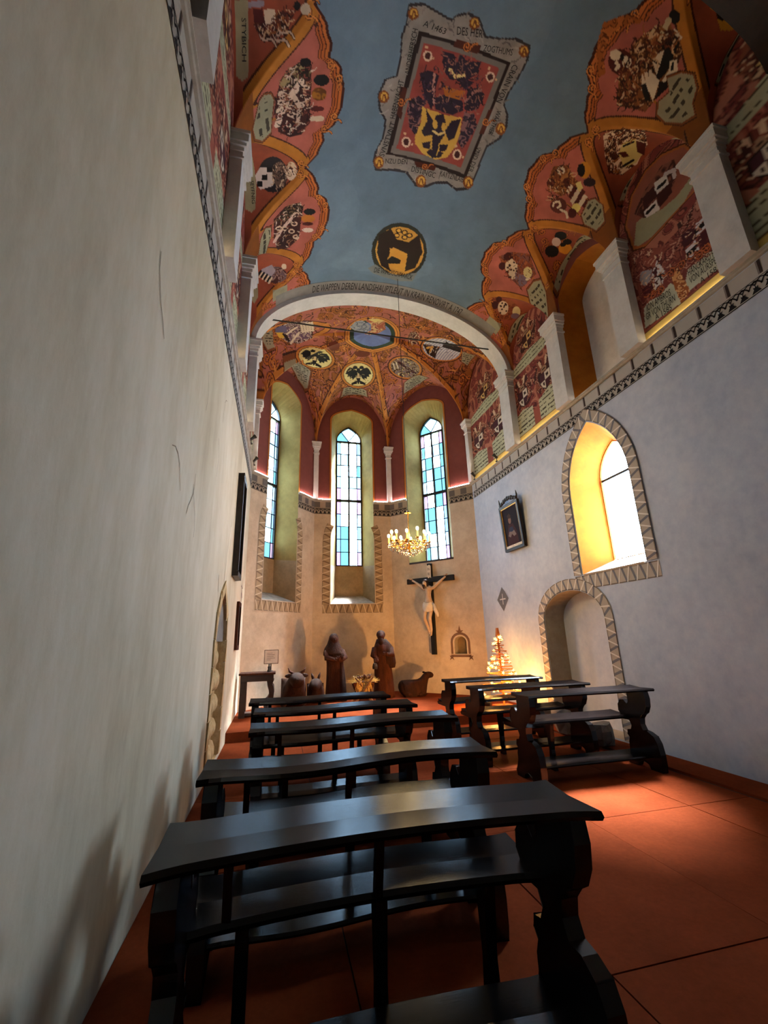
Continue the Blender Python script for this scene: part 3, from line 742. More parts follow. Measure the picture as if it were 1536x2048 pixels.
cv.strokes([(930,150),(1060,130),(1130,260),(1100,340),(1010,420),(900,460),(880,310)], 80, [(196,160,122), (60,24,20), (140,86,44), (38,18,16), (110,52,34), (84,38,24)], .07, .012, 3)
cv.plaque([(1250,460),(1310,440),(1375,500),(1395,640),(1320,725),(1215,670),(1190,590)])
cv.scrolls([(800,740),(1060,700),(1220,760),(1000,1000),(920,1200),(860,1000)], 14, r=.05, seed=4)
cv.ell(1000, 775, 55, 40, BLK); cv.ell(920, 915, 62, 55, BLK); cv.ell(960, 830, 40, 40, (206,180,170)); cv.ell(1040, 890, 60, 50, (206,138,40)); cv.ell(1020, 855, 26, 18, BLK); cv.ell(1060, 830, 40, 26, BLK)
cv.plaque([(1250,780),(1110,890),(1000,1050),(940,1230),(970,1275),(1000,1240),(1080,1080),(1190,940),(1290,830)], lines=.07)
cv.mott([(440,960),(560,920),(720,940),(780,1120),(640,1250),(520,1140)], [(120,58,34), (150,80,44), (98,44,28), (110,66,60)], 14, 11)
cv.ell(528, 968, 44, 44, (60,18,18)); cv.ell(472, 1048, 32, 36, (60,18,18)); cv.poly([(560,980),(610,1030),(600,1160),(560,1170),(500,1080),(500,1020)], (206,184,156))
for k in range(16): cv.ell(520+random.random()*85, 1010+random.random()*140, 9, 9, (50,20,20))
cv.poly([(590,1110),(700,1140),(690,1210),(640,1240),(590,1170)], (112,90,104)); cv.ell(702, 1105, 40, 50, (206,190,134)); cv.line([(690,1170),(720,1160)], .03, CRM)
cv.strokes([(440,960),(640,920),(740,960),(780,1120),(640,1260),(520,1160)], 60, [(150,84,46), (84,36,22), (120,62,34), (60,24,16)], .07, .011, 4)
cv.plaque([(760,1190),(820,1175),(865,1290),(880,1430),(830,1465),(725,1370),(700,1265)])
cv.mott([(380,1330),(560,1360),(660,1470),(560,1540),(460,1530),(400,1440)], [(120,58,34), (98,44,28), (140,76,44)], 14, 13)
cv.ell(408, 1400, 32, 36, (60,18,18)); cv.ell(442, 1350, 28, 28, (60,18,18)); cv.ell(480, 1425, 48, 62, (206,184,156))
for k in range(12): cv.ell(450+random.random()*65, 1380+random.random()*95, 8, 8, (50,20,20))
cv.ell(600, 1460, 36, 48, (206,190,140)); cv.ell(590, 1500, 40, 26, (112,90,104))
cv.plaque([(780,1440),(640,1495),(560,1590),(522,1715),(552,1738),(620,1620),(720,1520),(800,1470)], lines=.07)
# top right corner arms
cv.crop(1300, 0, .15365)
cv.poly([(830,0),(1000,60),(990,160),(1130,250),(1160,320),(1060,400),(920,390),(880,270),(860,160),(780,110)], (190,142,44)); cv.ell(950, 170, 90, 100, BLK); cv.ell(1290, 900, 90, 160, (40,20,16))
cv.plaque([(1180,390),(1290,520),(1180,720),(1000,1070),(860,1060),(960,780),(1080,560)], lines=.07)
# K4 : left scallop and lunettes
cv.crop(*K4)
cv.poly([(680,1080),(720,930),(800,830),(960,720),(1080,740),(1080,1050),(1060,1450),(960,1590),(820,1620),(690,1560),(640,1300)], (58,26,24))
cv.mott([(700,1000),(800,830),(960,720),(1080,740),(1060,900),(900,1000),(760,1080)], [(40,30,20), (96,80,50), (30,22,16), (150,130,90)], 18, 15)
cv.ell(1010, 740, 70, 60, BLK); cv.ell(1200, 945, 95, 70, BLK); cv.mott(cv.epts(1170, 1110, 90, 80), [(150,98,30), (120,74,22), (96,54,20)], 16, 17); cv.ell(1150, 1285, 80, 34, MAR)
cv.line([(960,970),(760,1240),(680,1470)], .075, (222,196,176))
for cx, cy in ((730,1110),(850,1270),(840,1350),(950,1240),(720,1210),(1000,1130),(1010,1030)):
    cv.ell(cx, cy, 48, 34, (214,190,168)); cv.ell(cx+6, cy+4, 26, 16, (50,20,18))
cv.line([(680,1310),(780,1250)], .04, CRM); cv.line([(880,1150),(940,1260),(920,1450)], .05, (206,180,160)); cv.line([(990,1040),(1030,1240)], .03, (190,150,120)); cv.ell(840, 1530, 80, 90, (46,18,20)); cv.line([(830,1480),(840,1560)], .03, CRM)
cv.line([(1090,1400),(1200,1400)], .06, (206,186,160))
cv.strokes([(680,1080),(720,930),(800,830),(960,720),(1080,740),(1080,1050),(1060,1450),(960,1590),(820,1620),(690,1560),(640,1300)], 160, [(206,180,160), (44,18,18), (150,110,80), (30,14,14), (120,60,50)], .08, .012, 5)
cv.plaque([(520,1125),(600,1115),(635,1180),(610,1400),(600,1560),(500,1665),(420,1640),(392,1520),(440,1320),(465,1200)], lines=.08)
cv.mott([(400,300),(520,180),(760,120),(900,120),(800,350),(620,460),(480,450)], [(70,30,26), (44,18,16), (160,130,110), (90,40,34)], 13, 19)
cv.poly([(390,100),(505,100),(510,290),(400,260)], MAR); cv.poly([(515,110),(650,105),(665,270),(535,290)], CRM); cv.poly([(330,20),(520,0),(520,80),(300,90)], (140,130,140))
for cx, cy in ((520,370),(680,380),(740,290)): cv.spiral(np.array(cv.pts([(cx, cy)])[0]), .06, 1, 1, (196,170,150), (46,18,16))
cv.ell(1010, 110, 60, 70, (196,180,160)); cv.ell(910, 70, 40, 60, BLK)
cv.strokes([(400,300),(520,300),(700,120),(900,120),(800,350),(620,460),(480,450)], 70, [(196,160,122), (60,24,20), (140,86,44), (38,18,16), (110,52,34), (84,38,24)], .07, .012, 6)
cv.poly([(170,0),(330,0),(335,900),(265,960),(190,900)], (150,142,110))
# K5 : left, next bays
cv.crop(*K5)
cv.ell(570, 480, 160, 195, (30,24,28)); cv.mott(cv.epts(640, 470, 90, 130), [(50,36,32), (130,110,96), (36,26,26), (96,74,62)], 18, 21)
cv.poly([(380,490),(430,405),(560,400),(570,600),(440,640),(400,600)], (214,204,196))
for q in ([(505,405),(565,405),(565,455),(505,455)], [(450,478),(512,478),(512,540),(450,540)], [(400,550),(458,550),(458,612),(400,612)]): cv.poly(q, BLK)
cv.mott(cv.epts(765, 440, 65, 100), [(214,190,160), (150,100,70), (60,30,24), (226,204,180)], 22, 23)
cv.poly([(310,290),(350,290),(392,600),(380,850),(340,888),(272,850),(262,560)], (158,150,116))
cv.poly([(580,960),(700,830),(860,780),(900,830),(870,1000),(850,1170),(740,1270),(620,1290),(580,1180)], (58,26,24)); cv.mott([(600,960),(720,830),(860,780),(890,840),(760,960),(640,1000)], [(50,36,24), (120,96,66), (34,24,18)], 18, 25)
cv.line([(790,930),(660,1080),(590,1200)], .055, (214,180,164))
for cx, cy in ((820,910),(800,1010),(700,1060),(770,1090),(820,1150),(640,1060)): cv.ell(cx, cy, 36, 26, (206,176,150)); cv.ell(cx+3, cy+2, 20, 12, (56,24,22))
cv.ell(690, 1210, 60, 45, (44,18,20)); cv.ell(965, 880, 65, 36, BLK); cv.ell(950, 955, 75, 42, (176,106,40)); cv.ell(945, 1010, 60, 20, MAR); cv.ell(945, 1078, 60, 24, (220,200,184))
cv.strokes([(580,960),(700,830),(860,780),(900,830),(870,1000),(850,1170),(740,1270),(620,1290),(580,1180)], 110, [(206,180,160), (44,18,18), (150,110,80), (30,14,14), (120,60,50)], .07, .012, 7)
cv.strokes([(570,400),(700,330),(760,480),(700,620),(560,640)], 60, [(150,120,100), (30,22,24), (90,66,56), (206,180,150)], .06, .011, 8)
cv.plaque([(490,1060),(548,1050),(548,1150),(490,1330),(402,1358),(440,1180)], lines=.08)
cv.mott(cv.epts(600, 1560, 120, 90), [(96,76,80), (150,120,110), (70,40,40)], 16, 27); cv.poly([(450,1500),(560,1450),(600,1520),(540,1600),(440,1530)], (150,140,150))
for k in range(4): cv.line([(412+k*34, 1560+k*22), (440+k*34, 1520+k*20)], .035, BLK); cv.line([(425+k*34, 1585+k*20), (455+k*34, 1540+k*18)], .03, CRM)
cv.ell(690, 1470, 28, 30, CRM)
cv.poly([(340,1450),(400,1450),(410,1800),(370,1870),(330,1820)], (150,142,110))
# K1 : the great cartouche on the crown
cv.crop(*K1)
sil = [(390,60),(520,50),(620,110),(760,190),(800,150),(900,130),(1000,180),(1050,330),(1180,350),(1310,350),(1430,410),(1410,540),(1330,690),(1240,830),(1210,920),(1240,1000),(1230,1110),(1170,1210),(1060,1280),(1020,1380),(960,1540),(900,1640),(800,1650),(720,1590),(620,1590),(540,1620),(450,1610),(370,1500),(260,1480),(110,1480),(90,1400),(110,1310),(170,1200),(190,1050),(140,960),(130,830),(190,700),(290,670),(320,520),(330,330),(370,220)]
m_ = np.mean(np.array(sil), 0)
cv.poly([tuple(m_+(np.array(p)-m_)*1.035) for p in sil], (46,42,46)); i_ = cv.poly(sil, (140,134,128))
cv.strokes(sil, 260, [(112,106,102), (160,152,144), (96,90,90), (128,120,116)], .10, .012, 10)
cv.C[i_] *= (1+.5*(fbm(cv.U[i_], cv.V[i_], 7, 33)[:, None]-.5))
cv.poly([(470,270),(1280,550),(880,1570),(185,1350)], (34,20,18)); cv.poly([(500,315),(1245,570),(865,1525),(225,1340)], (112,106,100))
i_ = cv.poly([(515,375),(1175,595),(845,1470),(275,1305)], (138,62,54)); cv.C[i_] = cv.C[i_]*(1+.7*(fbm(cv.U[i_], cv.V[i_], 4, 35)[:, None]-.5))
NV = (38,26,40)
for P in ([(680,450),(780,470),(800,560),(840,470),(900,540),(1020,540),(990,650),(900,700),(960,720),(880,790),(810,700),(750,700),(690,620)], [(480,640),(560,615),(650,660),(620,760),(615,900),(580,960),(520,840),(490,700)], [(900,800),(1000,760),(1050,830),(1000,950),(920,980),(870,960)], [(600,860),(700,830),(860,890),(860,970),(760,1010),(620,960)]): cv.poly(P, NV)
cv.mott([(385,880),(470,840),(545,900),(500,960),(480,1100),(450,1200),(390,1120),(370,980)], [NV, (60,40,56), (30,20,30), (120,84,84)], 18, 37); cv.mott([(870,980),(960,1000),(985,1100),(930,1200),(850,1310),(815,1240),(850,1100)], [NV, (60,40,56), (30,20,30), (120,84,84)], 18, 39)
cv.line([(610,650),(600,760),(605,900)], .03, (170,120,110)); cv.line([(880,890),(960,800),(1020,790)], .03, (140,96,90)); cv.poly([(680,740),(780,785),(890,800),(830,880),(700,840)], (160,92,34)); cv.line([(745,610),(790,670),(870,660)], .035, (222,196,130))
cv.strokes([(520,640),(680,460),(1020,540),(1050,830),(980,1100),(860,960),(600,960),(470,1150),(380,1050),(400,880),(500,840)], 170, [(60,40,56), (28,18,26), (120,80,70), (46,30,40), (150,100,84)], .08, .011, 9)
sh = [(503,935),(600,975),(720,1010),(850,1033),(832,1180),(792,1290),(720,1380),(620,1402),(510,1352),(440,1262),(438,1200),(488,1080)]
cv.poly(sh, (206,164,76))
for P in ([(620,1010),(690,1000),(710,1080),(695,1190),(650,1260),(622,1385),(582,1385),(590,1250),(590,1120)], [(535,950),(600,1060),(600,1180),(520,1195),(495,1150),(545,1060)], [(842,1042),(760,1060),(700,1150),(735,1235),(790,1205),(822,1110)], [(500,1255),(580,1235),(565,1310),(512,1300)], [(655,1265),(735,1268),(705,1325),(650,1335)], [(540,1330),(580,1300),(600,1380),(560,1360)], [(640,1330),(690,1340),(660,1385),(625,1380)]): cv.poly(P, NV)
cv.ell(615, 1090, 22, 40, (206,164,76)); cv.ell(690, 1115, 20, 38, (206,164,76)); cv.line([(600,1150),(645,1180),(700,1160)], .028, (222,196,130))
for cx, cy in ((550,490),(1100,675),(362,1245),(808,1357)): cv.ell(cx, cy, 40, 48, (216,186,160)); cv.ell(cx, cy, 25, 32, (60,24,26)); cv.ell(cx-10, cy-75, 12, 12, (206,170,130)); cv.ell(cx+52, cy+22, 10, 10, (206,170,130))
for cx, cy in ((425,120),(960,205),(1395,450),(165,850),(1190,1130),(120,1425),(490,1590),(905,1600)): cv.ell(cx, cy, 46, 56, (120,66,26)); cv.ell(cx+4, cy-4, 32, 38, (206,158,70)); cv.line([(cx-15, cy+30), (cx, cy-20)], .02, (110,60,26)); cv.line([(cx+20, cy+28), (cx+10, cy-20)], .02, (110,60,26))
for P in ([(800,345),(1020,400),(990,470),(775,405)], [(310,755),(370,775),(315,1045),(280,1000)], [(1085,965),(1120,955),(1045,1175),(995,1175)], [(430,1410),(625,1460),(605,1500),(450,1465)]): cv.poly(P, (70,28,18)); q = np.mean(np.array(P), 0); cv.spiral(np.array(cv.pts([tuple(q)])[0]), .05, 0, 1, (186,110,50), (70,28,18))
# K0 : the small oval and its ribbon
cv.crop(*K0)
cv.ell(1122, 1285, 142, 146, (40,40,32), 20); cv.ell(1125, 1284, 124, 124, (196,146,66), 20)
for P in ([(1020,1200),(1080,1170),(1110,1225),(1170,1240),(1225,1200),(1242,1290),(1205,1370),(1150,1390),(1165,1300),(1090,1265),(1060,1330),(1080,1390),(1030,1360),(1008,1290)],): cv.poly(P, (36,20,14))
cv.poly([(1075,1270),(1165,1300),(1150,1390),(1070,1370)], (206,150,62)); cv.poly([(1060,1330),(1085,1310),(1130,1330),(1125,1350),(1060,1350)], (24,16,14))
for cx, cy in ((1120,1180),(1150,1190),(1175,1205),(1110,1205),(1150,1215)): cv.ell(cx, cy, 16, 13, (40,22,14)); cv.ell(cx, cy, 10, 8, (214,160,70))
cv.poly([(960,1372),(1000,1352),(1060,1395),(1130,1412),(1185,1400),(1215,1395),(1190,1440),(1120,1440),(1040,1418),(985,1398)], (116,122,120))
flank = (d > -.02); cv.C[flank] *= .95; cv.C[flank] *= (1+.45*(fbm(cv.U[flank], cv.V[flank], 6, 91)[:, None]-.5))
vault = gridmesh('ceiling', XX, YY, ZZ, cv.C, MT['fresco'], kind='structure')
# ------------------------------------------------------------------ lettering helper
FONT = {}
def text_pts(s):
    cu = bpy.data.curves.new('t', 'FONT'); cu.body = s; cu.size = 1; cu.resolution_u = 2
    o = bpy.data.objects.new('t', cu); COL.objects.link(o)
    dg = bpy.context.evaluated_depsgraph_get(); dg.update()
    me = bpy.data.meshes.new_from_object(o.evaluated_get(dg))
    V = np.array([v.co[:2] for v in me.vertices]) if len(me.vertices) else np.zeros((0, 2)); F = [list(p.vertices) for p in me.polygons]
    bpy.data.objects.remove(o); bpy.data.curves.remove(cu); bpy.data.meshes.remove(me)
    return V, F
def lettering(name, items, parent, mat='ink'):
    """items: (string, map(u along 0..1, v up 0..1) -> world)"""
    b = MB()
    for s, fn in items:
        V, F = text_pts(s)
        if not len(V): continue
        L = V[:,0].max(); b.add([fn(v[0]/L, v[1]/.72) for v in V], F)
    return tag(b.build(name, MT[mat], parent), kind='stuff')
def on_nave(a, b_, up):
    """baseline photo pixels a->b_, letter height given by pixel up above a"""
    A, B, U = (np.array(hit(*p, zc_nave)) for p in (a, b_, up)); du = U-A
    def fn(u, v):
        q = A+(B-A)*u+du*v; return (q[0], q[1], float(zc_nave(np.array([q[0]]), np.array([q[1]]))[0])-.006)
    return fn
def k1(x, y): return (730+x*.22786, y*.22786)
def k0(x, y): return (360+x*.390625, y*.390625)
def arch_text(u, v):
    p = math.radians(-36+72*u); x = XC+2.61*math.sin(p); yv = 6.92-.175*v; return (x, yv, float(zb_(np.array([x]))[0])-.006)
its = [('DIE WAPPEN DEREN LANDSHAUPTLEUT IN KRAIN RENOVIRT A 1747', arch_text)]
for s, a, b_, u in (('A 1463', (505,225), (700,300), (525,170)), ('DES HER', (800,300), (1030,330), (805,225)), ('ZOGTHUMS', (1035,445), (1290,485), (1045,385)),
                    ('CRAIN VON', (1300,555), (1150,890), (1350,575)), ('WALTHER', (1160,960), (1080,1170), (1200,975)), ('VND DER', (980,1280), (905,1500), (1020,1295)),
                    ('NZU DEN', (175,1430), (370,1440), (178,1385)), ('DISTINGC', (400,1500), (610,1560), (412,1450)), ('KAYTZNLAIB', (650,1540), (860,1600), (662,1490)),
                    ('ANDERHERSCH', (390,655), (465,255), (345,645)), ('HABENVACHT', (262,1045), (345,705), (215,1035)), ('SVNSTVNT', (165,1375), (272,1075), (120,1365))):
    its.append((s, on_nave(k1(*a), k1(*b_), k1(*u))))
its.append(('DIE WINDISCHMARCK', on_nave(k0(990,1392), k0(1185,1432), k0(998,1366))))
def k5(x, y): return (440+x*.18558, 260+y*.18558)
def k4(x, y): return (440+x*.16927, y*.16927)
its.append(('SEYFNIG', on_nave(k5(325,540), k5(345,790), k5(365,540)))); its.append(('STYBICH', on_nave(k4(255,200), k4(262,720), k4(310,200))))
lettering('painted_lettering', its, vault)
# ================================================================== CHANCEL ARCH
def ellp(a, b_, z0, t): return (XC+a*math.sin(t), z0+b_*math.cos(t))
tt = np.linspace(-math.pi/2, math.pi/2, 49)
oo = [(XC+2.70*math.sin(t), ZSP+1.68*math.cos(t)) for t in tt]; ii = [(XC+2.52*math.sin(t), ZSP+1.48*math.cos(t)) for t in tt]; i2 = [(XC+2.54*math.sin(t), ZSP+1.54*math.cos(t)) for t in tt]
V = []
for Yv, L in ((YARCH, oo), (YARCH, ii), (YARCH2, i2), (YARCH2, [(XC+2.75*math.sin(t), ZSP+1.95*math.cos(t)) for t in tt])): V += [(p[0], Yv, p[1]) for p in L]
n = len(tt); F = [(r*n+i, r*n+i+1, (r+1)*n+i+1, (r+1)*n+i) for r in range(3) for i in range(n-1)]
arch = mobj('trim_1', V, F, MT['white'], None, True, kind='structure', label='broad white chancel arch between nave and apse')
m_ = arch.modifiers.new('split', 'EDGE_SPLIT'); m_.split_angle = .7
# back arch near the gallery, dark wood colour standing in for its unlit side
oo = [(XC+2.75*math.sin(t), ZSP+1.7*math.cos(t)) for t in tt]; ii = [(XC+2.50*math.sin(t), ZSP+1.42*math.cos(t)) for t in tt]
V = []
for Yv, L in ((YBACK, oo), (YBACK, ii), (1.88, ii), (1.88, oo)): V += [(p[0], Yv, p[1]) for p in L]
barch = mobj('trim_2', V, [f for f in F], MT['darkwood'], None, False, kind='structure', label='dark transverse arch at the upper right corner')
# ================================================================== APSE VAULT
ax_ = np.linspace(XL-.02, XR+.02, 470); ay_ = np.linspace(YARCH2-.02, 11.2, 350)
AX, AY = np.meshgrid(ax_, ay_, indexing='ij'); TZ = apse_z(AX, AY); AZ = TZ.max(0)
srt = np.sort(TZ, 0); gap = (srt[-1]-srt[-2]).ravel(); top = TZ.argmax(0).ravel()
ca = Cv(AX.ravel(), AY.ravel(), lambda px, py: hit(px, py, zc_apse))
x, y = ca.U, ca.V
ca.C = s2l((164,96,82))*(1+.5*(fbm(x, y, 2.5, 41)[:, None]-.5))
r = np.hypot(x-ACX, y-ACY)
# scroll foliage everywhere between ribs
sw = np.arange(len(x)); wmask = (vn(x, y, 2.6, 50) > .40) & (gap > .1)
ca.swirl(sw[wmask], [(140,82,36), (64,30,16), (164,98,44), (92,46,22), (156,92,74)], 7, 51)
for k in range(120):
    xx = random.uniform(XL+.2, XR-.2); yy = random.uniform(7.5, 10.9)
    ca.spiral(np.array([xx, yy]), random.uniform(.06, .11), random.random()*6, random.choice((-1, 1)), (186,108,48))
gpg = (srt[-1]-srt[-2]); gp_ = (gpg/np.maximum(.15, np.hypot(np.gradient(gpg, axis=0)/(ax_[1]-ax_[0]), np.gradient(gpg, axis=1)/(ay_[1]-ay_[0])))).ravel()
rib = (gp_ < .06) & (AZ.ravel() > ZSP+.02)
ca.C[rib] = s2l((186,116,48))*(1+.5*(fbm(x[rib], y[rib], 5, 44)[:, None]-.5))
m = (gp_ >= .06) & (gp_ < .078); ca.C[m] = s2l(DK)
# red zone over the facet windows and plaques
ca.K = (0, 0, 1); _cv = ca.conv; ca.conv = lambda a, b_: (a, b_)
ca.strokes([(XL,7.4),(XR,7.4),(XR,9.2),(2.9,11),(.8,11),(XL,9.2)], 900, [(186,112,50), (70,30,16), (150,84,38), (206,140,74), (96,44,22), (58,24,14)], .16, .02, 16); ca.conv = _cv
K7 = (500, 590, .19531); K8 = (720, 590, .19531)
ca.crop(*K7)
GR = (146,140,116)
ca.plaque([(350,690),(470,650),(500,700),(620,780),(590,950),(560,960),(490,860),(440,760)], GR, axis=1)
ca.plaque([(960,955),(1075,945),(1190,980),(1200,1045),(1075,1020),(930,1050)], GR, axis=1, lines=.1)
ca.mott([(270,330),(420,280),(600,270),(660,300),(640,440),(500,500),(380,480),(300,420)], [(60,26,26), (214,196,180), (70,30,30), (186,160,150), (96,70,90)], 15, 60)
ca.poly([(250,330),(370,325),(380,380),(260,385)], (96,88,116)); ca.poly([(265,385),(340,385),(350,440),(300,440)], (206,166,62))
for k in range(5): ca.line([(520+k*28, 300-k*5), (540+k*26, 380-k*4)], .05, CRM)
ca.line([(380,400),(480,330)], .05, CRM); ca.line([(420,490),(500,390)], .05, CRM); ca.line([(340,400),(400,470)], .04, BLK)
ca.plaque([(110,400),(170,380),(240,500),(260,530),(180,560),(130,470)], GR, axis=1)
def eagle(cx, cy, rx, ry, rot, double=True):
    ca.ell(cx, cy, rx*1.24, ry*1.24, DK, rot); ca.ell(cx, cy, rx*1.18, ry*1.18, (182,112,44), rot); ca.ell(cx, cy, rx*1.04, ry*1.04, DK, rot); ca.ell(cx, cy, rx, ry, (218,196,130), rot)
    a = math.radians(rot); f = lambda u, v: (cx+u*rx*math.cos(a)-v*ry*math.sin(a), cy+u*rx*math.sin(a)+v*ry*math.cos(a))
    ca.poly([f(*p) for p in ((-.12,-.55),(.12,-.55),(.16,.1),(.1,.6),(0,.85),(-.1,.6),(-.16,.1))], BLK)
    for s in (-1, 1):
        ca.poly([f(s*u, v) for u, v in ((.1,-.3),(.35,-.55),(.62,-.62),(.8,-.35),(.9,-.05),(.72,0),(.78,.2),(.58,.18),(.6,.38),(.42,.3),(.4,.48),(.2,.2))], BLK)
        ca.poly([f(s*u, v) for u, v in ((.08,.5),(.5,.75),(.45,.9),(.1,.8))], BLK); ca.ell(*f(s*.22, -.62), rx*.16, ry*.14, BLK)
    ca.poly([f(*p) for p in ((-.05,-.1),(.05,-.1),(.12,.3),(-.12,.3))], (206,170,120))
eagle(1110, 815, 148, 118, 0); eagle(668, 640, 172, 100, 12)
ca.strokes([(560,680),(640,560),(760,560),(780,700),(660,720)], 50, [(206,180,120), (24,16,14), (60,40,24)], .08, .014, 12); ca.strokes([(1000,760),(1220,760),(1200,900),(1020,900)], 40, [(206,180,120), (24,16,14), (40,26,20)], .08, .012, 13)
ca.ell(1150, 600, 80, 36, (96,40,22)); ca.ell(860, 520, 60, 50, (96,40,22))
ca.crop(*K8)
ca.ell(462, 745, 185, 122, DK, 12); ca.ell(462, 745, 172, 112, (182,112,44), 12); ca.mott(ca.epts(462, 745, 152, 98, 12), [(60,36,30), (196,176,130), (50,26,26), (150,110,100), (110,100,104)], 12, 66)
ca.line([(400,690),(560,800)], .09, (60,24,26)); ca.line([(340,700),(360,760)], .03, CRM); ca.line([(370,690),(390,750)], .03, CRM)
ca.ell(835, 555, 225, 130, DK, 10); ca.ell(835, 555, 212, 122, (182,112,44), 10)
i_ = ca.ell(835, 555, 195, 110, (150,150,176), 10)
q_ = ((ca.U[i_]*16+ca.V[i_]*5) % 1 < .5); ca.C[i_[q_]] = s2l((206,206,212))
ca.poly([(640,500),(820,530),(770,650),(690,600)], (44,24,18)); ca.poly([(880,470),(1040,540),(1030,590),(840,530)], (30,18,18)); ca.line([(690,540),(740,530),(720,580)], .06, (206,150,62))
ca.mott(ca.epts(550, 440, 60, 70), [(70,30,26), (206,186,160), (110,60,40)], 14, 68)
ca.strokes(ca.epts(835, 555, 170, 90, 10), 40, [(60,40,40), (206,200,196), (110,100,120), (150,100,50)], .08, .012, 14); ca.strokes(ca.epts(462, 745, 140, 90, 12), 60, [(60,30,26), (206,186,150), (110,80,70)], .08, .012, 15)
ca.plaque([(455,900),(600,820),(700,850),(620,900),(530,960),(450,1010)], GR, axis=1); ca.plaque([(1050,580),(1180,620),(1100,720),(1040,680)], GR, axis=1)
ca.poly([(1205,640),(1240,650),(1180,760),(1140,1000),(1120,1180),(1090,1100),(1120,900),(1160,740)], (86,38,16))
# medallion on the crown
for rr, c in ((.66, DK), (.645, (196,124,54)), (.60, (110,54,22)), (.585, (206,136,62)), (.54, DK), (.525, (44,58,44)), (.44, (104,118,168))):
    ca.C[r < rr] = s2l(c)
m = r < .44; ca.C[m] *= (1+.5*(fbm(x[m], y[m], 6, 70)[:, None]-.5))
ca.crop(*K7)
ca.mott([(1020,330),(1080,270),(1150,260),(1230,310),(1220,370),(1100,380)], [(150,152,160), (112,116,130), (176,176,180), (96,100,116)], 9, 72)
ca.mott([(1180,260),(1260,230),(1380,270),(1390,350),(1320,390),(1230,410),(1170,400),(1240,360),(1240,300)], [(160,84,62), (196,136,104), (120,52,44), (206,170,120)], 11, 74)
ca.poly([(1200,250),(1300,240),(1370,260),(1280,280)], (214,190,120)); ca.ell(1210, 240, 14, 12, (60,30,28))
ca.C *= .82
apv = gridmesh('ceiling_apse', AX, AY, AZ, ca.C, MT['fresco'], kind='structure')
# ================================================================== PAINTED UPPER WALLS
def upper(name, fr, conv, s0, s1, paint, parent, z1=7.95, off=0.0, step=.012, hole=None):
    su = np.linspace(s0, s1, max(2, int((s1-s0)/step))); zv = np.linspace(4.99, z1, max(2, int((z1-4.99)/step)))
    S, Zv = np.meshgrid(su, zv, indexing='ij'); c = Cv(S.ravel(), Zv.ravel(), conv)
    c.C = s2l((140,74,60))*(1+.6*(fbm(c.U, c.V, 3, 80)[:, None]-.5)); paint(c)
    P = np.array(fr(0, 0, 0)); w0 = np.array([fr(a, b_, off) for a, b_ in zip(S.ravel(), Zv.ravel())])
    return gridmesh(name, w0[:,0].reshape(S.shape), w0[:,1].reshape(S.shape), w0[:,2].reshape(S.shape), c.C, MT['fresco'], parent)
cR = lambda px, py: tuple(onX(px, py, XR)[1:])
def yellow_foot(c): c.C[c.V < 5.14] = s2l((226,196,110)); c.C[(c.V > 5.14) & (c.V < 5.155)] = s2l((90,60,40))
def field(c, seed):
    i = np.arange(len(c.U)); m = c.V > 5.45
    c.swirl(i[m], [(120,52,48), (78,32,32), (150,84,70), (98,44,40), (166,104,84)], 6, seed)
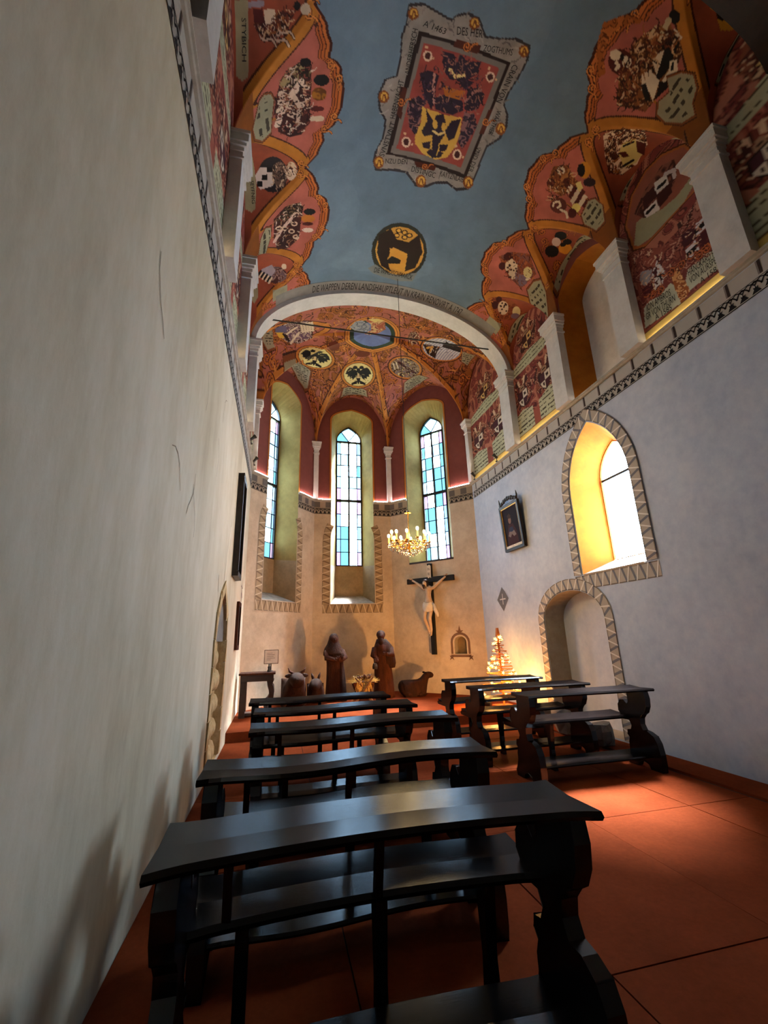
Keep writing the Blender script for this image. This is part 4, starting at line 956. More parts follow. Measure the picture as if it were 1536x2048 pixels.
def p_thurn(c):
    field(c, 81); c.crop(1200, 230, .21975)
    c.mott([(230,1100),(300,1230),(560,1200),(860,900),(980,640),(1180,1310),(1190,1340),(420,1950)], [(112,54,50), (150,92,78), (84,36,36), (130,70,60)], 9, 83)
    o = [(250,1000),(300,740),(420,520),(560,380),(760,290),(880,400),(900,520),(860,680),(700,860),(560,1020),(420,1170),(320,1200)]
    m = np.mean(np.array(o), 0); c.poly([tuple(m+(np.array(p)-m)*1.10) for p in o], (70,32,16)); c.poly([tuple(m+(np.array(p)-m)*1.06) for p in o], (150,84,38)); c.poly(o, (134,76,60))
    c.poly([(310,1190),(330,980),(420,900),(560,860),(700,740),(830,560),(850,640),(760,800),(620,950),(470,1110),(360,1190)], (146,144,116))
    c.mott([(310,900),(400,700),(560,460),(680,400),(700,560),(640,700),(520,880),(400,940)], [(60,28,24), (90,44,36), (120,70,56)], 12, 85)
    c.poly([(490,620),(600,540),(630,620),(510,730)], (206,200,196)); c.poly([(400,880),(510,770),(545,860),(420,940)], (206,200,196)); c.poly([(385,760),(490,640),(520,740),(400,860)], (60,22,24)); c.poly([(515,735),(640,620),(660,700),(540,850)], (60,22,24))
    c.line([(530,660),(590,610)], .05, BLK); c.line([(430,890),(490,830)], .05, BLK); c.line([(590,540),(670,500),(680,560)], .05, (190,176,176))
    c.poly([(860,1000),(980,900),(1005,1000),(880,1100)], (206,206,212)); c.poly([(780,1230),(880,1125),(910,1250),(790,1310)], (206,206,212)); c.poly([(740,1100),(850,1000),(880,1120),(760,1220)], (66,24,34)); c.poly([(885,1105),(1010,1000),(1040,1120),(915,1250)], (72,26,36))
    c.line([(880,1050),(970,970)], .06, BLK); c.line([(800,1270),(870,1200)], .06, BLK)
    c.mott([(700,1000),(840,830),(960,650),(1020,800),(960,900),(850,960),(740,1100)], [(150,96,84), (96,44,40), (176,130,112), (60,30,30)], 12, 87)
    c.poly([(360,1500),(370,1430),(470,1400),(480,1500),(400,1560)], (140,140,150)); c.poly([(470,1430),(520,1320),(590,1420),(570,1530),(500,1590),(480,1500)], (206,206,210)); c.poly([(480,1430),(520,1370),(520,1470),(500,1490)], (66,24,34)); c.line([(525,1470),(570,1450)], .03, BLK); c.line([(545,1440),(555,1500)], .03, BLK); c.poly([(380,1590),(470,1520),(490,1600),(400,1640)], (72,26,36)); c.line([(475,1500),(500,1600)], .03, CRM)
    c.poly([(410,1940),(400,1760),(440,1700),(540,1650),(640,1530),(700,1560),(740,1710)], (186,190,170)); c.poly([(760,1640),(800,1400),(900,1330),(1000,1250),(1130,1160),(1190,1310)], (186,190,170))
    for q in ([(640,1450),(700,1380),(760,1480),(820,1600),(740,1720),(690,1600)],): c.mott(q, [(206,150,96), (120,56,26), (226,180,130), (150,84,40)], 14, 89)
    c.strokes([(230,1100),(300,1230),(560,1200),(860,900),(980,640),(1150,1200),(600,1500),(420,1700)], 200, [(150,92,78), (70,30,30), (186,140,120), (110,50,44), (206,176,150)], .08, .014, 17)
    for px, py in ((650,1440),(740,1370),(900,1280),(970,1220),(480,1640),(550,1600)): c.spiral(np.array(c.pts([(px, py)])[0]), .06, 1, 1, (176,96,56))
    yellow_foot(c)
def p_mid(seed, crests, plq):
    def f(c):
        field(c, seed); c.crop(*K3) if False else None
        s0, s1 = c.U.min(), c.U.max(); mid = (s0+s1)/2; hw = (s1-s0)/2
        for i, (u, z, ru, rz, c1, c2) in enumerate(crests):
            cx, r_ = mid+hw*u, hw*ru
            def P_(L): return c.inside([(cx+r_*a, z+rz*b_) for a, b_ in L])
            q = P_([(math.cos(t)*(1+.12*math.sin(7*t)), math.sin(t)*(1+.10*math.cos(6*t))) for t in np.linspace(0, 6.28, 40)[:-1]])
            c.swirl(q, [(60,26,24), (104,48,40), (196,160,130), (84,38,34), (130,72,54)], 10, seed+i)
            c.C[P_([(-.5,.12),(.5,.12),(.5,-.35),(.3,-.75),(0,-.95),(-.3,-.75),(-.5,-.35)])] = s2l((30,16,16))
            c.C[P_([(-.45,.08),(0,.08),(0,-.38),(-.45,-.38)])] = s2l(c1); c.C[P_([(0,-.38),(.45,-.38),(.28,-.7),(0,-.88)])] = s2l(c1)
            c.C[P_([(0,.08),(.45,.08),(.45,-.38),(0,-.38)])] = s2l(c2); c.C[P_([(-.45,-.38),(0,-.38),(0,-.88),(-.28,-.7)])] = s2l(c2)
            c.C[P_([(-.3,-.05),(-.1,-.08),(-.12,-.28),(-.32,-.24)])] = s2l((40,24,24)); c.C[P_([(.08,-.48),(.24,-.46),(.2,-.62),(.08,-.7)])] = s2l((40,24,24))
            c.C[P_([(-.2,.14),(.2,.14),(.24,.36),(0,.48),(-.24,.36)])] = s2l((150,120,96)); c.C[P_([(-.14,.26),(.14,.26),(.14,.32),(-.14,.32)])] = s2l((40,22,20))
            for k_ in (-.2, 0, .2): c.C[P_([(k_-.07,.46),(k_+.07,.46),(k_*1.6+.1,.85),(k_*1.6,.95),(k_*1.6-.1,.85)])] = s2l((206,176,146) if k_ else (110,50,40))
        for (u0, u1, z0, z1) in plq:
            q = [(mid+hw*u0, z0), (mid+hw*(u0*.6+u1*.4), z0-.03), (mid+hw*u1, z0), (mid+hw*u1, z1-.05), (mid+hw*(u0+u1)/2, z1+.05), (mid+hw*u0, z1-.04)]
            i = c.inside(q); c.C[i] = s2l((176,178,150)); pz = (c.V[i]/.085) % 1; c.C[i[(pz > .4) & (pz < .7) & (vn(c.U[i], c.V[i], 45, 5) > .4) & (c.V[i] > z0+.04)]] = s2l((70,64,52))
        yellow_foot(c)
    return f
ST = [(-.45, 5.95, .42, .34, (206,196,180), (66,30,40)), (.45, 6.0, .42, .34, (206,196,180), (66,30,40)), (0, 7.05, .4, .32, (206,170,110), (60,26,26))]
PQ = [(-.95, -.12, 5.17, 5.6), (.12, .95, 5.17, 5.6), (-.8, .8, 6.45, 6.68)]
e = .04
b1 = upper('painted_panel', wR, cR, PR[2]+e, PR[3]-e, p_thurn, wr)
b2 = upper('painted_panel', wR, cR, PR[4]+e, 7.13, p_mid(90, ST, PQ), wr)
b3 = upper('painted_panel', wR, cR, 7.13-.0, 9.265, p_mid(95, ST, PQ), wr)
b4 = upper('painted_panel', wR, cR, PR[1]+e, PR[2]-e, p_mid(99, ST, PQ), wr, step=.03)
for i in (2, 3, 4): upper('painted_panel', wL, cR, PL[i]+e, (PL[i+1] if i < 4 else 7.17)-e, p_mid(100+i, ST, PQ), wl, step=.02)
upper('painted_panel', wL, cR, 7.13-.0, 9.265, p_mid(106, ST, PQ), wl, step=.02)
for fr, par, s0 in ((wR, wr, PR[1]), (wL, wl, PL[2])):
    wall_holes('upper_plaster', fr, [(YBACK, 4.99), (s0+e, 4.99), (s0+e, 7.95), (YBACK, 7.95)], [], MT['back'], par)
# lettering on the two inscriptions of the nearest panel
def onwall(a, b_, up):
    A, B, U = (np.array(cR(1200+p[0]*.21975, 230+p[1]*.21975)) for p in (a, b_, up)); du = U-A
    return lambda u, v: wR(*(A+(B-A)*u+du*v), -.006)
lettering('painted_lettering', [(s, onwall(a, b_, u)) for s, a, b_, u in (('ION AMBROS', (430,1790), (650,1640), (420,1730)), ('GR VON THURN', (425,1870), (690,1690), (415,1810)), ('A 1585', (510,1870), (660,1770), (500,1820)),
    ('HANCKARD FREIH', (810,1470), (1130,1220), (795,1410)), ('VON AURSPERG', (825,1540), (1125,1300), (812,1480)), ('A 1583', (920,1540), (1100,1400), (908,1490)))], b1)
# blind clerestory niche between the second and third pilaster
nc = pointed(PR[3]+.16, PR[4]-.16, 5.0, 6.95, 7.30)
wall_holes('upper_plaster', wR, [(PR[3], 4.99), (PR[4], 4.99), (PR[4], 7.95), (PR[3], 7.95)], [nc], MT['paintred'] if 'paintred' in MT else MT['apse'], wr)
loft('clerestory_reveal', wR, nc, 0, [(4.725+(p[0]-4.725)*.86, p[1]-.03) for p in nc], .42, MT['yellow'], wr, closed=False)
wall_holes('clerestory_back', lambda a, b_: wR(a, b_, .42), [(4.0, 4.9), (5.5, 4.9), (5.5, 7.6), (4.0, 7.6)], [], MT['white'], wr)
MB().box(XR, XR+.45, 4.0, 5.5, 4.93, 4.99).build('clerestory_sill', MT['ledge'], wr)
# ================================================================== WINDOWS
def window(name, fr, ga, gb, z0, zs, zt, D, ztr, rows_lo, rows_up, label):
    root = empty(name, fr((ga+gb)/2, z0, D), kind='structure', label=label)
    inv = root.matrix_world.inverted() if False else Matrix.Translation(-Vector(root.location))
    loc = Vector(root.location)
    def F_(s, z, o=0.0): return tuple(Vector(fr(s, z, D+o))-loc)
    out = pointed(ga, gb, z0, zs, zt, 8); n = len(out)
    inn = [(min(max(p[0], ga+.03), gb-.03), p[1]) for p in out]; inn = [(p[0], max(p[1]-.03, z0+.03)) if 0 < i < n-1 else (p[0], z0+.03) for i, p in enumerate(inn)]
    V = [F_(*p, -.03) for p in out]+[F_(*p, -.03) for p in inn]+[F_(*p, .03) for p in inn]+[F_(*p, .03) for p in out]
    Fc = [(r*n+i, r*n+(i+1) % n, ((r+1) % 4)*n+(i+1) % n, ((r+1) % 4)*n+i) for r in range(4) for i in range(n)]
    mobj('frame', V, Fc, MT['lead'], root)
    def bar(nm, a, b, z1, z2, th): return MB().prism([(a, z1), (b, z1), (b, z2), (a, z2)], lambda s, z: F_(s, z, -th), lambda s, z: F_(s, z, th)).build(nm, MT['lead'], root)
    m = (ga+gb)/2; wn = (gb-ga)
    bar('mullion', m-.024, m+.024, z0, zs, .02)
    bar('transom', ga, gb, ztr-.035, ztr+.035, .028); bar('transom', ga, gb, zs-.028, zs+.028, .028)
    nc_ = (ga+.03, ga+.03+wn*.14, m, gb-.03-wn*.14, gb-.03)
    for s in (nc_[1], nc_[3]): bar('glazing_bar', s-.010, s+.010, z0, zs, .008)
    edges = []
    for (a, b, k) in ((z0+.03, ztr-.03, rows_lo), (ztr+.03, zs-.028, rows_up)):
        h = (b-a)
        zz = [a+h*i/k for i in range(k+1)]
        for q in zz[1:-1]: bar('glazing_bar', ga, gb, q-.010, q+.010, .008)
        edges.append(zz)
    rd = random.Random(len(name)+int(ga*100)); cache = {}
    for zi, zz in enumerate(edges):
        for r in range(len(zz)-1):
            for c in range(4):
                a, b = nc_[c]+.004, nc_[c+1]-.004; z1, z2 = zz[r]+.004, zz[r+1]-.004
                if c in (0, 3): mk = 'g_pink' if r in (0, len(zz)-2) and rd.random() < .55 else rd.choice(('g_cyan', 'g_pale', 'g_blue'))
                else: mk = rd.choice(('g_clear', 'g_clear', 'g_clear', 'g_pale', 'g_cyan'))
                MB().prism([(a, z1), (b, z1), (b, z2), (a, z2)], lambda s, z: F_(s, z, -.002), lambda s, z: F_(s, z, .002)).build('pane', MT[mk], root)
    # head: fan of three lights
    hd = [p for p in inn if p[1] > zs+.02]; hd = [(ga+.03, zs+.028)]+hd+[(gb-.03, zs+.028)]
    cuts = [0, len(hd)//3, len(hd)-1-len(hd)//3, len(hd)-1]
    for k in range(3):
        P = [(m, zs+.03)]+hd[cuts[k]:cuts[k+1]+1]
        MB().prism(P, lambda s, z: F_(s, z, -.002), lambda s, z: F_(s, z, .002)).build('pane', MT[('g_cyan', 'g_pale', 'g_clear')[k]], root)
    for k in (1, 2):
        a = np.array((m, zs+.03)); b = np.array(hd[cuts[k]]); d = _n(b-a)*.010
        MB().prism([(a[0]-d[1], a[1]+d[0]), (a[0]+d[1], a[1]-d[0]), (b[0]+d[1], b[1]-d[0]), (b[0]-d[1], b[1]+d[0])], lambda s, z: F_(s, z, -.008), lambda s, z: F_(s, z, .008)).build('glazing_bar', MT['lead'], root)
    p0 = np.array(fr(m, 0, D)); p1 = np.array(fr(m, 0, D+1)); nn = p1-p0
    portal(tuple(np.array(fr(m, (z0+zt)/2, D+.06))), nn, gb-ga, zt-z0)
    return root
window('window_1', fL, .74, 1.48, 3.3, 7.0, 7.5, .55, 5.18, 5, 5, 'tall leaded lancet window in the left apse wall')
window('window_2', fC, .64, 1.38, 3.3, 7.0, 7.5, .55, 5.18, 5, 5, 'tall leaded lancet window in the middle apse wall')
window('window_3', fR, .76, 1.50, 3.3, 7.0, 7.5, .55, 5.18, 5, 5, 'tall leaded lancet window in the right apse wall behind the chandelier')
# right nave window: frosted, one cross bar
r4 = empty('window_4', wR(5.14, 2.46, .45), kind='structure', label='frosted pointed window glowing white in the right nave wall')
L4 = Vector(r4.location); f4 = lambda y, z, o=0.0: tuple(Vector(wR(y, z, .45+o))-L4)
def zin(z): return z
P4 = w_in
lo = [(4.74, 2.46), (5.54, 2.46), (5.54, 3.70), (4.74, 3.70)]
up4 = [(4.74, 3.735)]+[p for p in P4 if p[1] > 3.74]+[(5.54, 3.735)]
for q in (lo, up4): MB().prism(q, lambda y, z: f4(y, z, -.002), lambda y, z: f4(y, z, .002)).build('pane', MT['frost'], r4)
MB().prism([(4.74, 3.70), (5.54, 3.70), (5.54, 3.735), (4.74, 3.735)], lambda y, z: f4(y, z, -.02), lambda y, z: f4(y, z, .02)).build('transom', MT['lead'], r4)
fi = grow(P4, -.022); n = len(P4)
mobj('frame', [f4(*p, -.03) for p in P4]+[f4(*p, -.03) for p in fi]+[f4(*p, .03) for p in fi], [(r*n+i, r*n+(i+1) % n, (r+1)*n+(i+1) % n, (r+1)*n+i) for r in range(2) for i in range(n)], MT['yellow'], r4)
portal((XR+.52, 5.14, 3.37), (1, 0), .84, 1.86)
# outside: meadow and a wooded ridge seen through the glass
MB().box(-300, 300, 14, 600, -3.2, -3.0).build('ground_outside', MT['ground'], kind='structure')
V = []; F = []; nn_ = 90
for j in range(8):
    for i in range(nn_):
        u = -320+640*i/(nn_-1); v = 90+j*22
        hgt = .62*(18+26*vn(np.array([u]), np.array([v]), .012, 2)[0]+10*vn(np.array([u]), np.array([v]), .05, 5)[0]+4*vn(np.array([u]), np.array([v]), .2, 9)[0])
        V.append((u, v, -3+hgt*min(1, j/4.)))
for j in range(7):
    for i in range(nn_-1): F.append((j*nn_+i, j*nn_+i+1, (j+1)*nn_+i+1, (j+1)*nn_+i))
mobj('hill_outside', V, F, MT['hill'], None, True, kind='structure')
# ================================================================== PEWS
PANEL = [(.03,.775),(.015,.70),(.025,.62),(.06,.555),(.10,.53),(.135,.49),(.145,.43),(.12,.375),(.06,.365),(-.01,.335),(-.045,.27),(-.06,.17),(-.06,.06),(-.05,0),(.10,0),(.12,.045),(.18,.07),(.25,.055),(.28,0),(.40,0),(.41,.05),(.38,.10),(.355,.16),(.355,.22),(.335,.27),(.36,.30),(.35,.345),(.30,.355),(.275,.40),(.30,.45),(.60,.45),(.62,.47),(.60,.485),(.42,.50),(.445,.535),(.44,.60),(.40,.65),(.345,.655),(.30,.62),(.275,.64),(.27,.70),(.275,.775)]
def plank(L, y0, y1, z0, z1, wav, nose=.0, hump=0.0, N=28):
    V = []; F = []
    pr = [(y0, z0), (y0-nose, (z0+z1)/2), (y0, z1), ((y0+y1)/2, z1-.006), (y1, z1+.008), (y1, z0)]
    m = len(pr)
    for i in range(N+1):
        t = i/N; dy = -wav*math.sin(2*math.pi*(t-.02))*(math.sin(math.pi*t)**.5)+hump*math.sin(math.pi*t)
        fl = .02*(max(0, abs(t-.5)-.40)/.1)**2
        for (a, b) in pr: V.append((t*L, a+dy+(-fl if a < (y0+y1)/2 else fl), b))
    for i in range(N):
        for k in range(m): F.append((i*m+k, i*m+(k+1) % m, (i+1)*m+(k+1) % m, (i+1)*m+k))
    F += [tuple(range(m)), tuple(reversed(range(N*m, (N+1)*m)))]
    return V, F
def pew(x0, x1, y0, wav, hump, label, group, rz=0, z=0.0, posts=(.13, .49), legs=(.16, .50, .80)):
    L = x1-x0; root = empty('church_pew', (x0, y0, z), rz, label=label, cat='pew', group=group)
    mobj('book_rest', *plank(L, 0, .30, .777, .807, wav, .012, hump), MT['pew'], root)
    mobj('seat', *plank(L-.10, .30, .62, .47, .505, wav*.8, .008, hump*.8), MT['pew'], root).location = (.05, 0, 0)
    mobj('kneeler', *plank(L-.10, .06, .34, .12, .145, wav*.5, .006, hump*.5), MT['pew'], root).location = (.05, 0, 0)
    for xa in (.03, L-.10):
        MB().prism(PANEL, lambda a, b: (xa, a, b), lambda a, b: (xa+.06, a, b)).build('end_panel', MT['pew'], root, bevel=.008)
    for f in posts:
        MB().prism([(.315,.50),(.355,.50),(.29,.775),(.25,.775)], lambda a, b: (L*f, a, b), lambda a, b: (L*f+.03, a, b)).build('support_post', MT['pew'], root)
    for f in legs:
        MB().prism([(.38,0),(.46,0),(.44,.2),(.47,.47),(.37,.47),(.40,.2)], lambda a, b: (L*f, a, b), lambda a, b: (L*f+.045, a, b)).build('seat_leg', MT['pew'], root)
    return root
gL, gR = 'dark pews on the left side', 'dark pews on the right side'
pew(-.34, 1.14, 1.56, 0, .06, 'nearest dark wooden pew at the left, cut off by the bottom edge', gL)
pew(-.34, 1.18, 2.42, .055, 0, 'second dark pew from the front of the photo on the left', gL)
pew(-.17, 1.38, 3.44, .05, 0, 'third dark pew from the front of the photo on the left', gL)
pew(-.18, 1.30, 4.22, .05, 0, 'fourth dark pew on the left, second from the nativity figures', gL)
pew(-.26, 1.23, 4.97, .05, 0, 'left pew closest to the altar and the nativity figures', gL)
pew(2.47, 3.99, 4.24, -.01, .01, 'nearest of the three dark pews on the right, by the wall niche', gR, posts=(), legs=(.3,))
pew(2.29, 3.80, 5.02, -.01, .01, 'middle of the three dark pews on the right', gR, posts=(), legs=(.3,))
pew(2.33, 3.76, 5.98, -.01, .01, 'farthest of the three dark pews on the right, before the lit tree', gR, posts=(), legs=(.3,))
# ================================================================== STONES in the niche
def stone(loc, r, label, seed):
    b = MB().sphere((0,0,0), r, 10, 7); rd = random.Random(seed)
    V = []
    for v in b.V:
        k = 1+.22*(vn(np.array([v[0]*1.0+seed]), np.array([v[1]+v[2]]), 7, seed)[0]-.5)*2
        V.append((v[0]*k, v[1]*k, max(-r[2]*.8, min(r[2]*.75, v[2]*k*1.2))))
    o = mobj('stone_block', V, b.F, MT['greystone'], label=label, cat='stone', group='loose stones by the niche'); o.location = loc; o.rotation_euler = (0, 0, seed)
stone((4.22, 6.15, .19+.014), (.17, .28, .24), 'large rough grey stone on the floor before the wall niche', 3)
stone((4.10, 5.34, .135+.014), (.16, .22, .17), 'smaller grey stone on the floor behind the nearest right pew', 5)
stone((4.33, 6.98, .12+.014), (.10, .15, .15), 'small grey stone at the foot of the lit tree', 8)
# ================================================================== CRUCIFIX
cr = empty('crucifix', fR(1.17, .99, -.07), label='dark wooden crucifix with pale carved figure on the apse wall', cat='crucifix')
d_ = (FD-FC)/np.linalg.norm(FD-FC); ang = math.atan2(d_[1], d_[0]); cr.rotation_euler = (0, 0, ang)
# local: x along wall, y outward(+)/room(-), z up
MB().box(-.055, .055, -.025, .06, 0, 2.17).build('upright', MT['black'], cr, bevel=.006)
MB().box(-.66, .66, -.03, .03, 1.70, 1.83).build('cross_beam', MT['black'], cr, bevel=.006)
tb = MB().prism([(-.05,1.84),(-.02,1.80),(.03,1.83),(.05,1.80),(.055,2.10),(.02,2.13),(-.03,2.11),(-.055,2.13)], lambda a, b: (a, -.03, b), lambda a, b: (a, -.045, b)).build('title_board', MT['cloth'], cr)
lettering('title_lettering', [('IN', lambda u, v: (-.032+.06*u, -.048, 1.99+.07*v)), ('RI', lambda u, v: (-.032+.06*u, -.048, 1.87+.07*v))], tb)
def skin(name, verts, edges, radii, mat, parent, sub=2, root=0, **k):
    me = bpy.data.meshes.new(name); me.from_pydata(verts, edges, []); me.update(); me.materials.append(mat)
    o = tag(link(bpy.data.objects.new(name, me), parent), **k)
    m = o.modifiers.new('skin', 'SKIN'); m.use_smooth_shade = True
    for i, sv in enumerate(me.skin_vertices[0].data):
        sv.radius = radii[i] if isinstance(radii[i], tuple) else (radii[i], radii[i]); sv.use_root = (i == root)
    s = o.modifiers.new('sub', 'SUBSURF'); s.levels = sub; s.render_levels = sub
    return o
bv = [(-.03,-.11,1.18),(-.02,-.10,1.33),(-.01,-.11,1.48),(0,-.10,1.56),(-.03,-.14,1.61),
      (-.11,-.09,1.53),(-.28,-.07,1.66),(-.46,-.045,1.77),(-.50,-.04,1.79),
      (.11,-.09,1.54),(.26,-.07,1.66),(.43,-.045,1.78),(.46,-.04,1.81),
      (-.09,-.11,1.10),(-.11,-.19,.84),(-.05,-.10,.58),(-.03,-.09,.50),(-.02,-.12,.42),
      (.05,-.10,1.10),(.03,-.18,.84),(.01,-.09,.58),(.0,-.08,.50),(.01,-.13,.43)]
be = [(0,1),(1,2),(2,3),(3,4),(3,5),(5,6),(6,7),(7,8),(3,9),(9,10),(10,11),(11,12),(0,13),(13,14),(14,15),(15,16),(16,17),(0,18),(18,19),(19,20),(20,21),(21,22)]
br = [(.10,.075),(.085,.065),(.105,.075),(.07,.055),(.035,.035),.045,.034,.024,.03,.045,.034,.024,.03,.066,.046,.036,.026,.03,.066,.046,.036,.026,.03]
skin('figure_body', bv, be, br, MT['flesh'], cr)
hd = MB().sphere((-.05,-.175,1.665), (.055,.068,.082), 12, 9); hd.add(*(lambda b: (b.V, b.F))(MB().sphere((-.055,-.243,1.655), (.012,.016,.022), 6, 5)))
for s in (-1, 1): hd.sphere((-.05+s*.022,-.234,1.672), (.010,.006,.006), 6, 4)
for s in (-1, 1): hd.sphere((-.05+s*.056,-.17,1.66), (.010,.016,.022), 6, 4)
hd.build('head', MT['flesh'], cr, True)
hr = MB().sphere((-.045,-.155,1.695), (.066,.07,.075), 12, 8)
for s in (-1, 1): hr.tube([(-.05+s*.055,-.17,1.70),(-.05+s*.066,-.17,1.62),(-.045+s*.065,-.14,1.54)], [.026,.024,.012], 7)
hr.sphere((-.055,-.222,1.602), (.03,.026,.04), 8, 6)
hr.build('hair', MT['hair'], cr, True)
th = MB()
for k in range(14):
    a = k/14*6.28; th.tube([(-.045+.072*math.cos(a),-.16+.075*math.sin(a),1.715),(-.045+.085*math.cos(a+.5),-.16+.088*math.sin(a+.5),1.73),(-.045+.072*math.cos(a+.9),-.16+.075*math.sin(a+.9),1.718)], .006, 5)
th.build('crown_of_thorns', MT['hair'], cr)
V = []; F = []; n = 22
for j, (zz, rx, ry) in enumerate(((1.21,.118,.095),(1.16,.135,.108),(1.10,.142,.112),(1.05,.138,.110),(1.00,.132,.108))):
    for k in range(n):
        a = 2*math.pi*k/n; f = 1+.07*math.sin(5*a+j*1.3); V.append((-.025+rx*f*math.cos(a), -.11+ry*f*math.sin(a), zz+.02*math.sin(a*2+1)))
for j in range(4):
    for k in range(n): F.append((j*n+k, j*n+(k+1) % n, (j+1)*n+(k+1) % n, (j+1)*n+k))
lc = mobj('loincloth', V, F, MT['cloth'], cr, True)
MB().tube([(.10,-.12,1.17),(.15,-.13,1.13),(.17,-.13,1.02),(.21,-.12,.93),(.23,-.12,.86)], [.03,.035,.045,.042,.02], 9).build('cloth_knot', MT['cloth'], lc, True)
for p in ((-.50,-.07,1.79),(.46,-.07,1.81),(.0,-.16,.45)): MB().sphere(p, .012, 6, 4).build('nail', MT['iron'], cr)
for s, xx, zz in ((-1, -.50, 1.79), (1, .46, 1.81)):
    hb = MB()
    for k in range(4): hb.tube([(xx+s*(.01+.012*k)-s*.01, -.055, zz+.015),(xx+s*(.02+.014*k), -.075, zz+.045),(xx+s*(.025+.012*k), -.095, zz+.04)], [.008,.007,.005], 5)
    hb.tube([(xx-s*.02,-.055,zz),(xx-s*.03,-.08,zz+.02),(xx-s*.02,-.095,zz+.03)], [.009,.008,.005], 5)
    hb.build('fingers', MT['flesh'], cr, True)
# ================================================================== FRAMED PICTURES
def decal_box(fr, off): return Decal(fr, off)
pc = empty('framed_painting', wR(7.48, 3.0, -.02), label='small dark oil painting in gilt frame with carved crest, right wall', cat='painting')
pc.rotation_euler = (0, 0, 0)
L_ = Vector(pc.location); tilt = .06
fp = lambda y, z, o=0.0: tuple(Vector((XR-.02+o-tilt*max(0, z-3.0)/.93, y, z))-L_)
ya, yb, za, zb2 = 7.12, 7.84, 3.0, 3.93
MB().prism([(ya,za),(yb,za),(yb,zb2),(ya,zb2)], lambda a, b: fp(a, b, -.01), lambda a, b: fp(a, b, -.035)).build('backing', MT['frameblack'], pc)
def rail4(ya, yb, za, zb, wd, o0, o1, nm, mat):
    for (a, b, c, d) in ((ya, yb, za, za+wd), (ya, yb, zb-wd, zb), (ya, ya+wd, za+wd, zb-wd), (yb-wd, yb, za+wd, zb-wd)):
        MB().prism([(a,c),(b,c),(b,d),(a,d)], lambda u, v: fp(u, v, o0), lambda u, v: fp(u, v, o1)).build(nm, mat, pc, bevel=.006)
rail4(ya, yb, za, zb2, .05, -.03, -.065, 'frame_moulding', MT['frameblack']); rail4(ya+.05, yb-.05, za+.05, zb2-.05, .022, -.03, -.055, 'gilt_slip', MT['gold'])
MB().prism([(ya+.07,za+.05),(yb-.07,za+.05),(yb-.07,za+.10),(ya+.07,za+.10)], lambda a, b: fp(a, b, -.03), lambda a, b: fp(a, b, -.06)).build('title_strip', MT['cloth'], pc)
cb = MB()
for i in range(9):
    t = i/8; yy = ya+.06+t*(yb-ya-.12); zz = zb2+.03+.08*math.sin(math.pi*t)
    cb.sphere(fp(yy, zz, -.045), (.025, .05, .05-.01*(i % 2)), 8, 6)
for yy in (ya+.02, yb-.02): cb.tube([fp(yy, zb2, -.04), fp(yy-.03, zb2+.09, -.05), fp(yy-.02, zb2+.17, -.05)], [.012,.016,.006], 6)
cb.build('carved_crest', MT['frameblack'], pc, True)
dcp = Decal(lambda a, b, o=0.0: fp(a, b, -.037+o), 0)
dcp.rect(ya+.07, yb-.07, za+.07, zb2-.07, (30,26,36), 0)
dcp.poly([(7.30,3.08),(7.72,3.08),(7.68,3.35),(7.60,3.52),(7.44,3.52),(7.34,3.36)], (58,36,42), 1); dcp.poly([(7.42,3.32),(7.64,3.34),(7.58,3.46),(7.46,3.46)], (44,54,78), 2)
dcp.poly([(7.36,3.28),(7.45,3.26),(7.52,3.32),(7.58,3.26),(7.66,3.30),(7.60,3.38),(7.50,3.36),(7.42,3.38)], (116,104,104), 3)
dcp.poly([(7.53+.055*math.cos(k*.63), 3.60+.075*math.sin(k*.63)) for k in range(10)], (122,96,84), 2); dcp.poly([(7.50,3.63),(7.56,3.64),(7.60,3.70),(7.52,3.74),(7.46,3.68)], (60,46,42), 3)
dcp.build('canvas', pc)
def leftframe(y0, y1, z0, z1, th, label, mat, nm):
    r = empty(nm, wL((y0+y1)/2, z0, -.0), label=label, cat='painting'); l = Vector(r.location)
    f = lambda y, z, o=0.0: tuple(Vector(wL(y, z, -o))-l)
    for (a, b, c, d) in ((y0, y1, z0, z0+.07), (y0, y1, z1-.07, z1), (y0, y0+.07, z0+.07, z1-.07), (y1-.07, y1, z0+.07, z1-.07)):
        MB().prism([(a,c),(b,c),(b,d),(a,d)], lambda u, v: f(u, v, .005), lambda u, v: f(u, v, th)).build('frame_rail', mat, r, bevel=.006)
    MB().prism([(y0+.07,z0+.07),(y1-.07,z0+.07),(y1-.07,z1-.07),(y0+.07,z1-.07)], lambda u, v: f(u, v, .005), lambda u, v: f(u, v, th*.5)).build('canvas', MT['hair'] if mat is not MT['frameblack'] else MT['frameblack'], r)
leftframe(6.62, 7.22, 2.34, 3.94, .09, 'large dark framed picture high on the left wall', MT['frameblack'], 'wall_picture')
leftframe(7.75, 8.25, 1.28, 2.06, .04, 'smaller brown framed panel low on the left wall', MT['carved'], 'wall_panel')
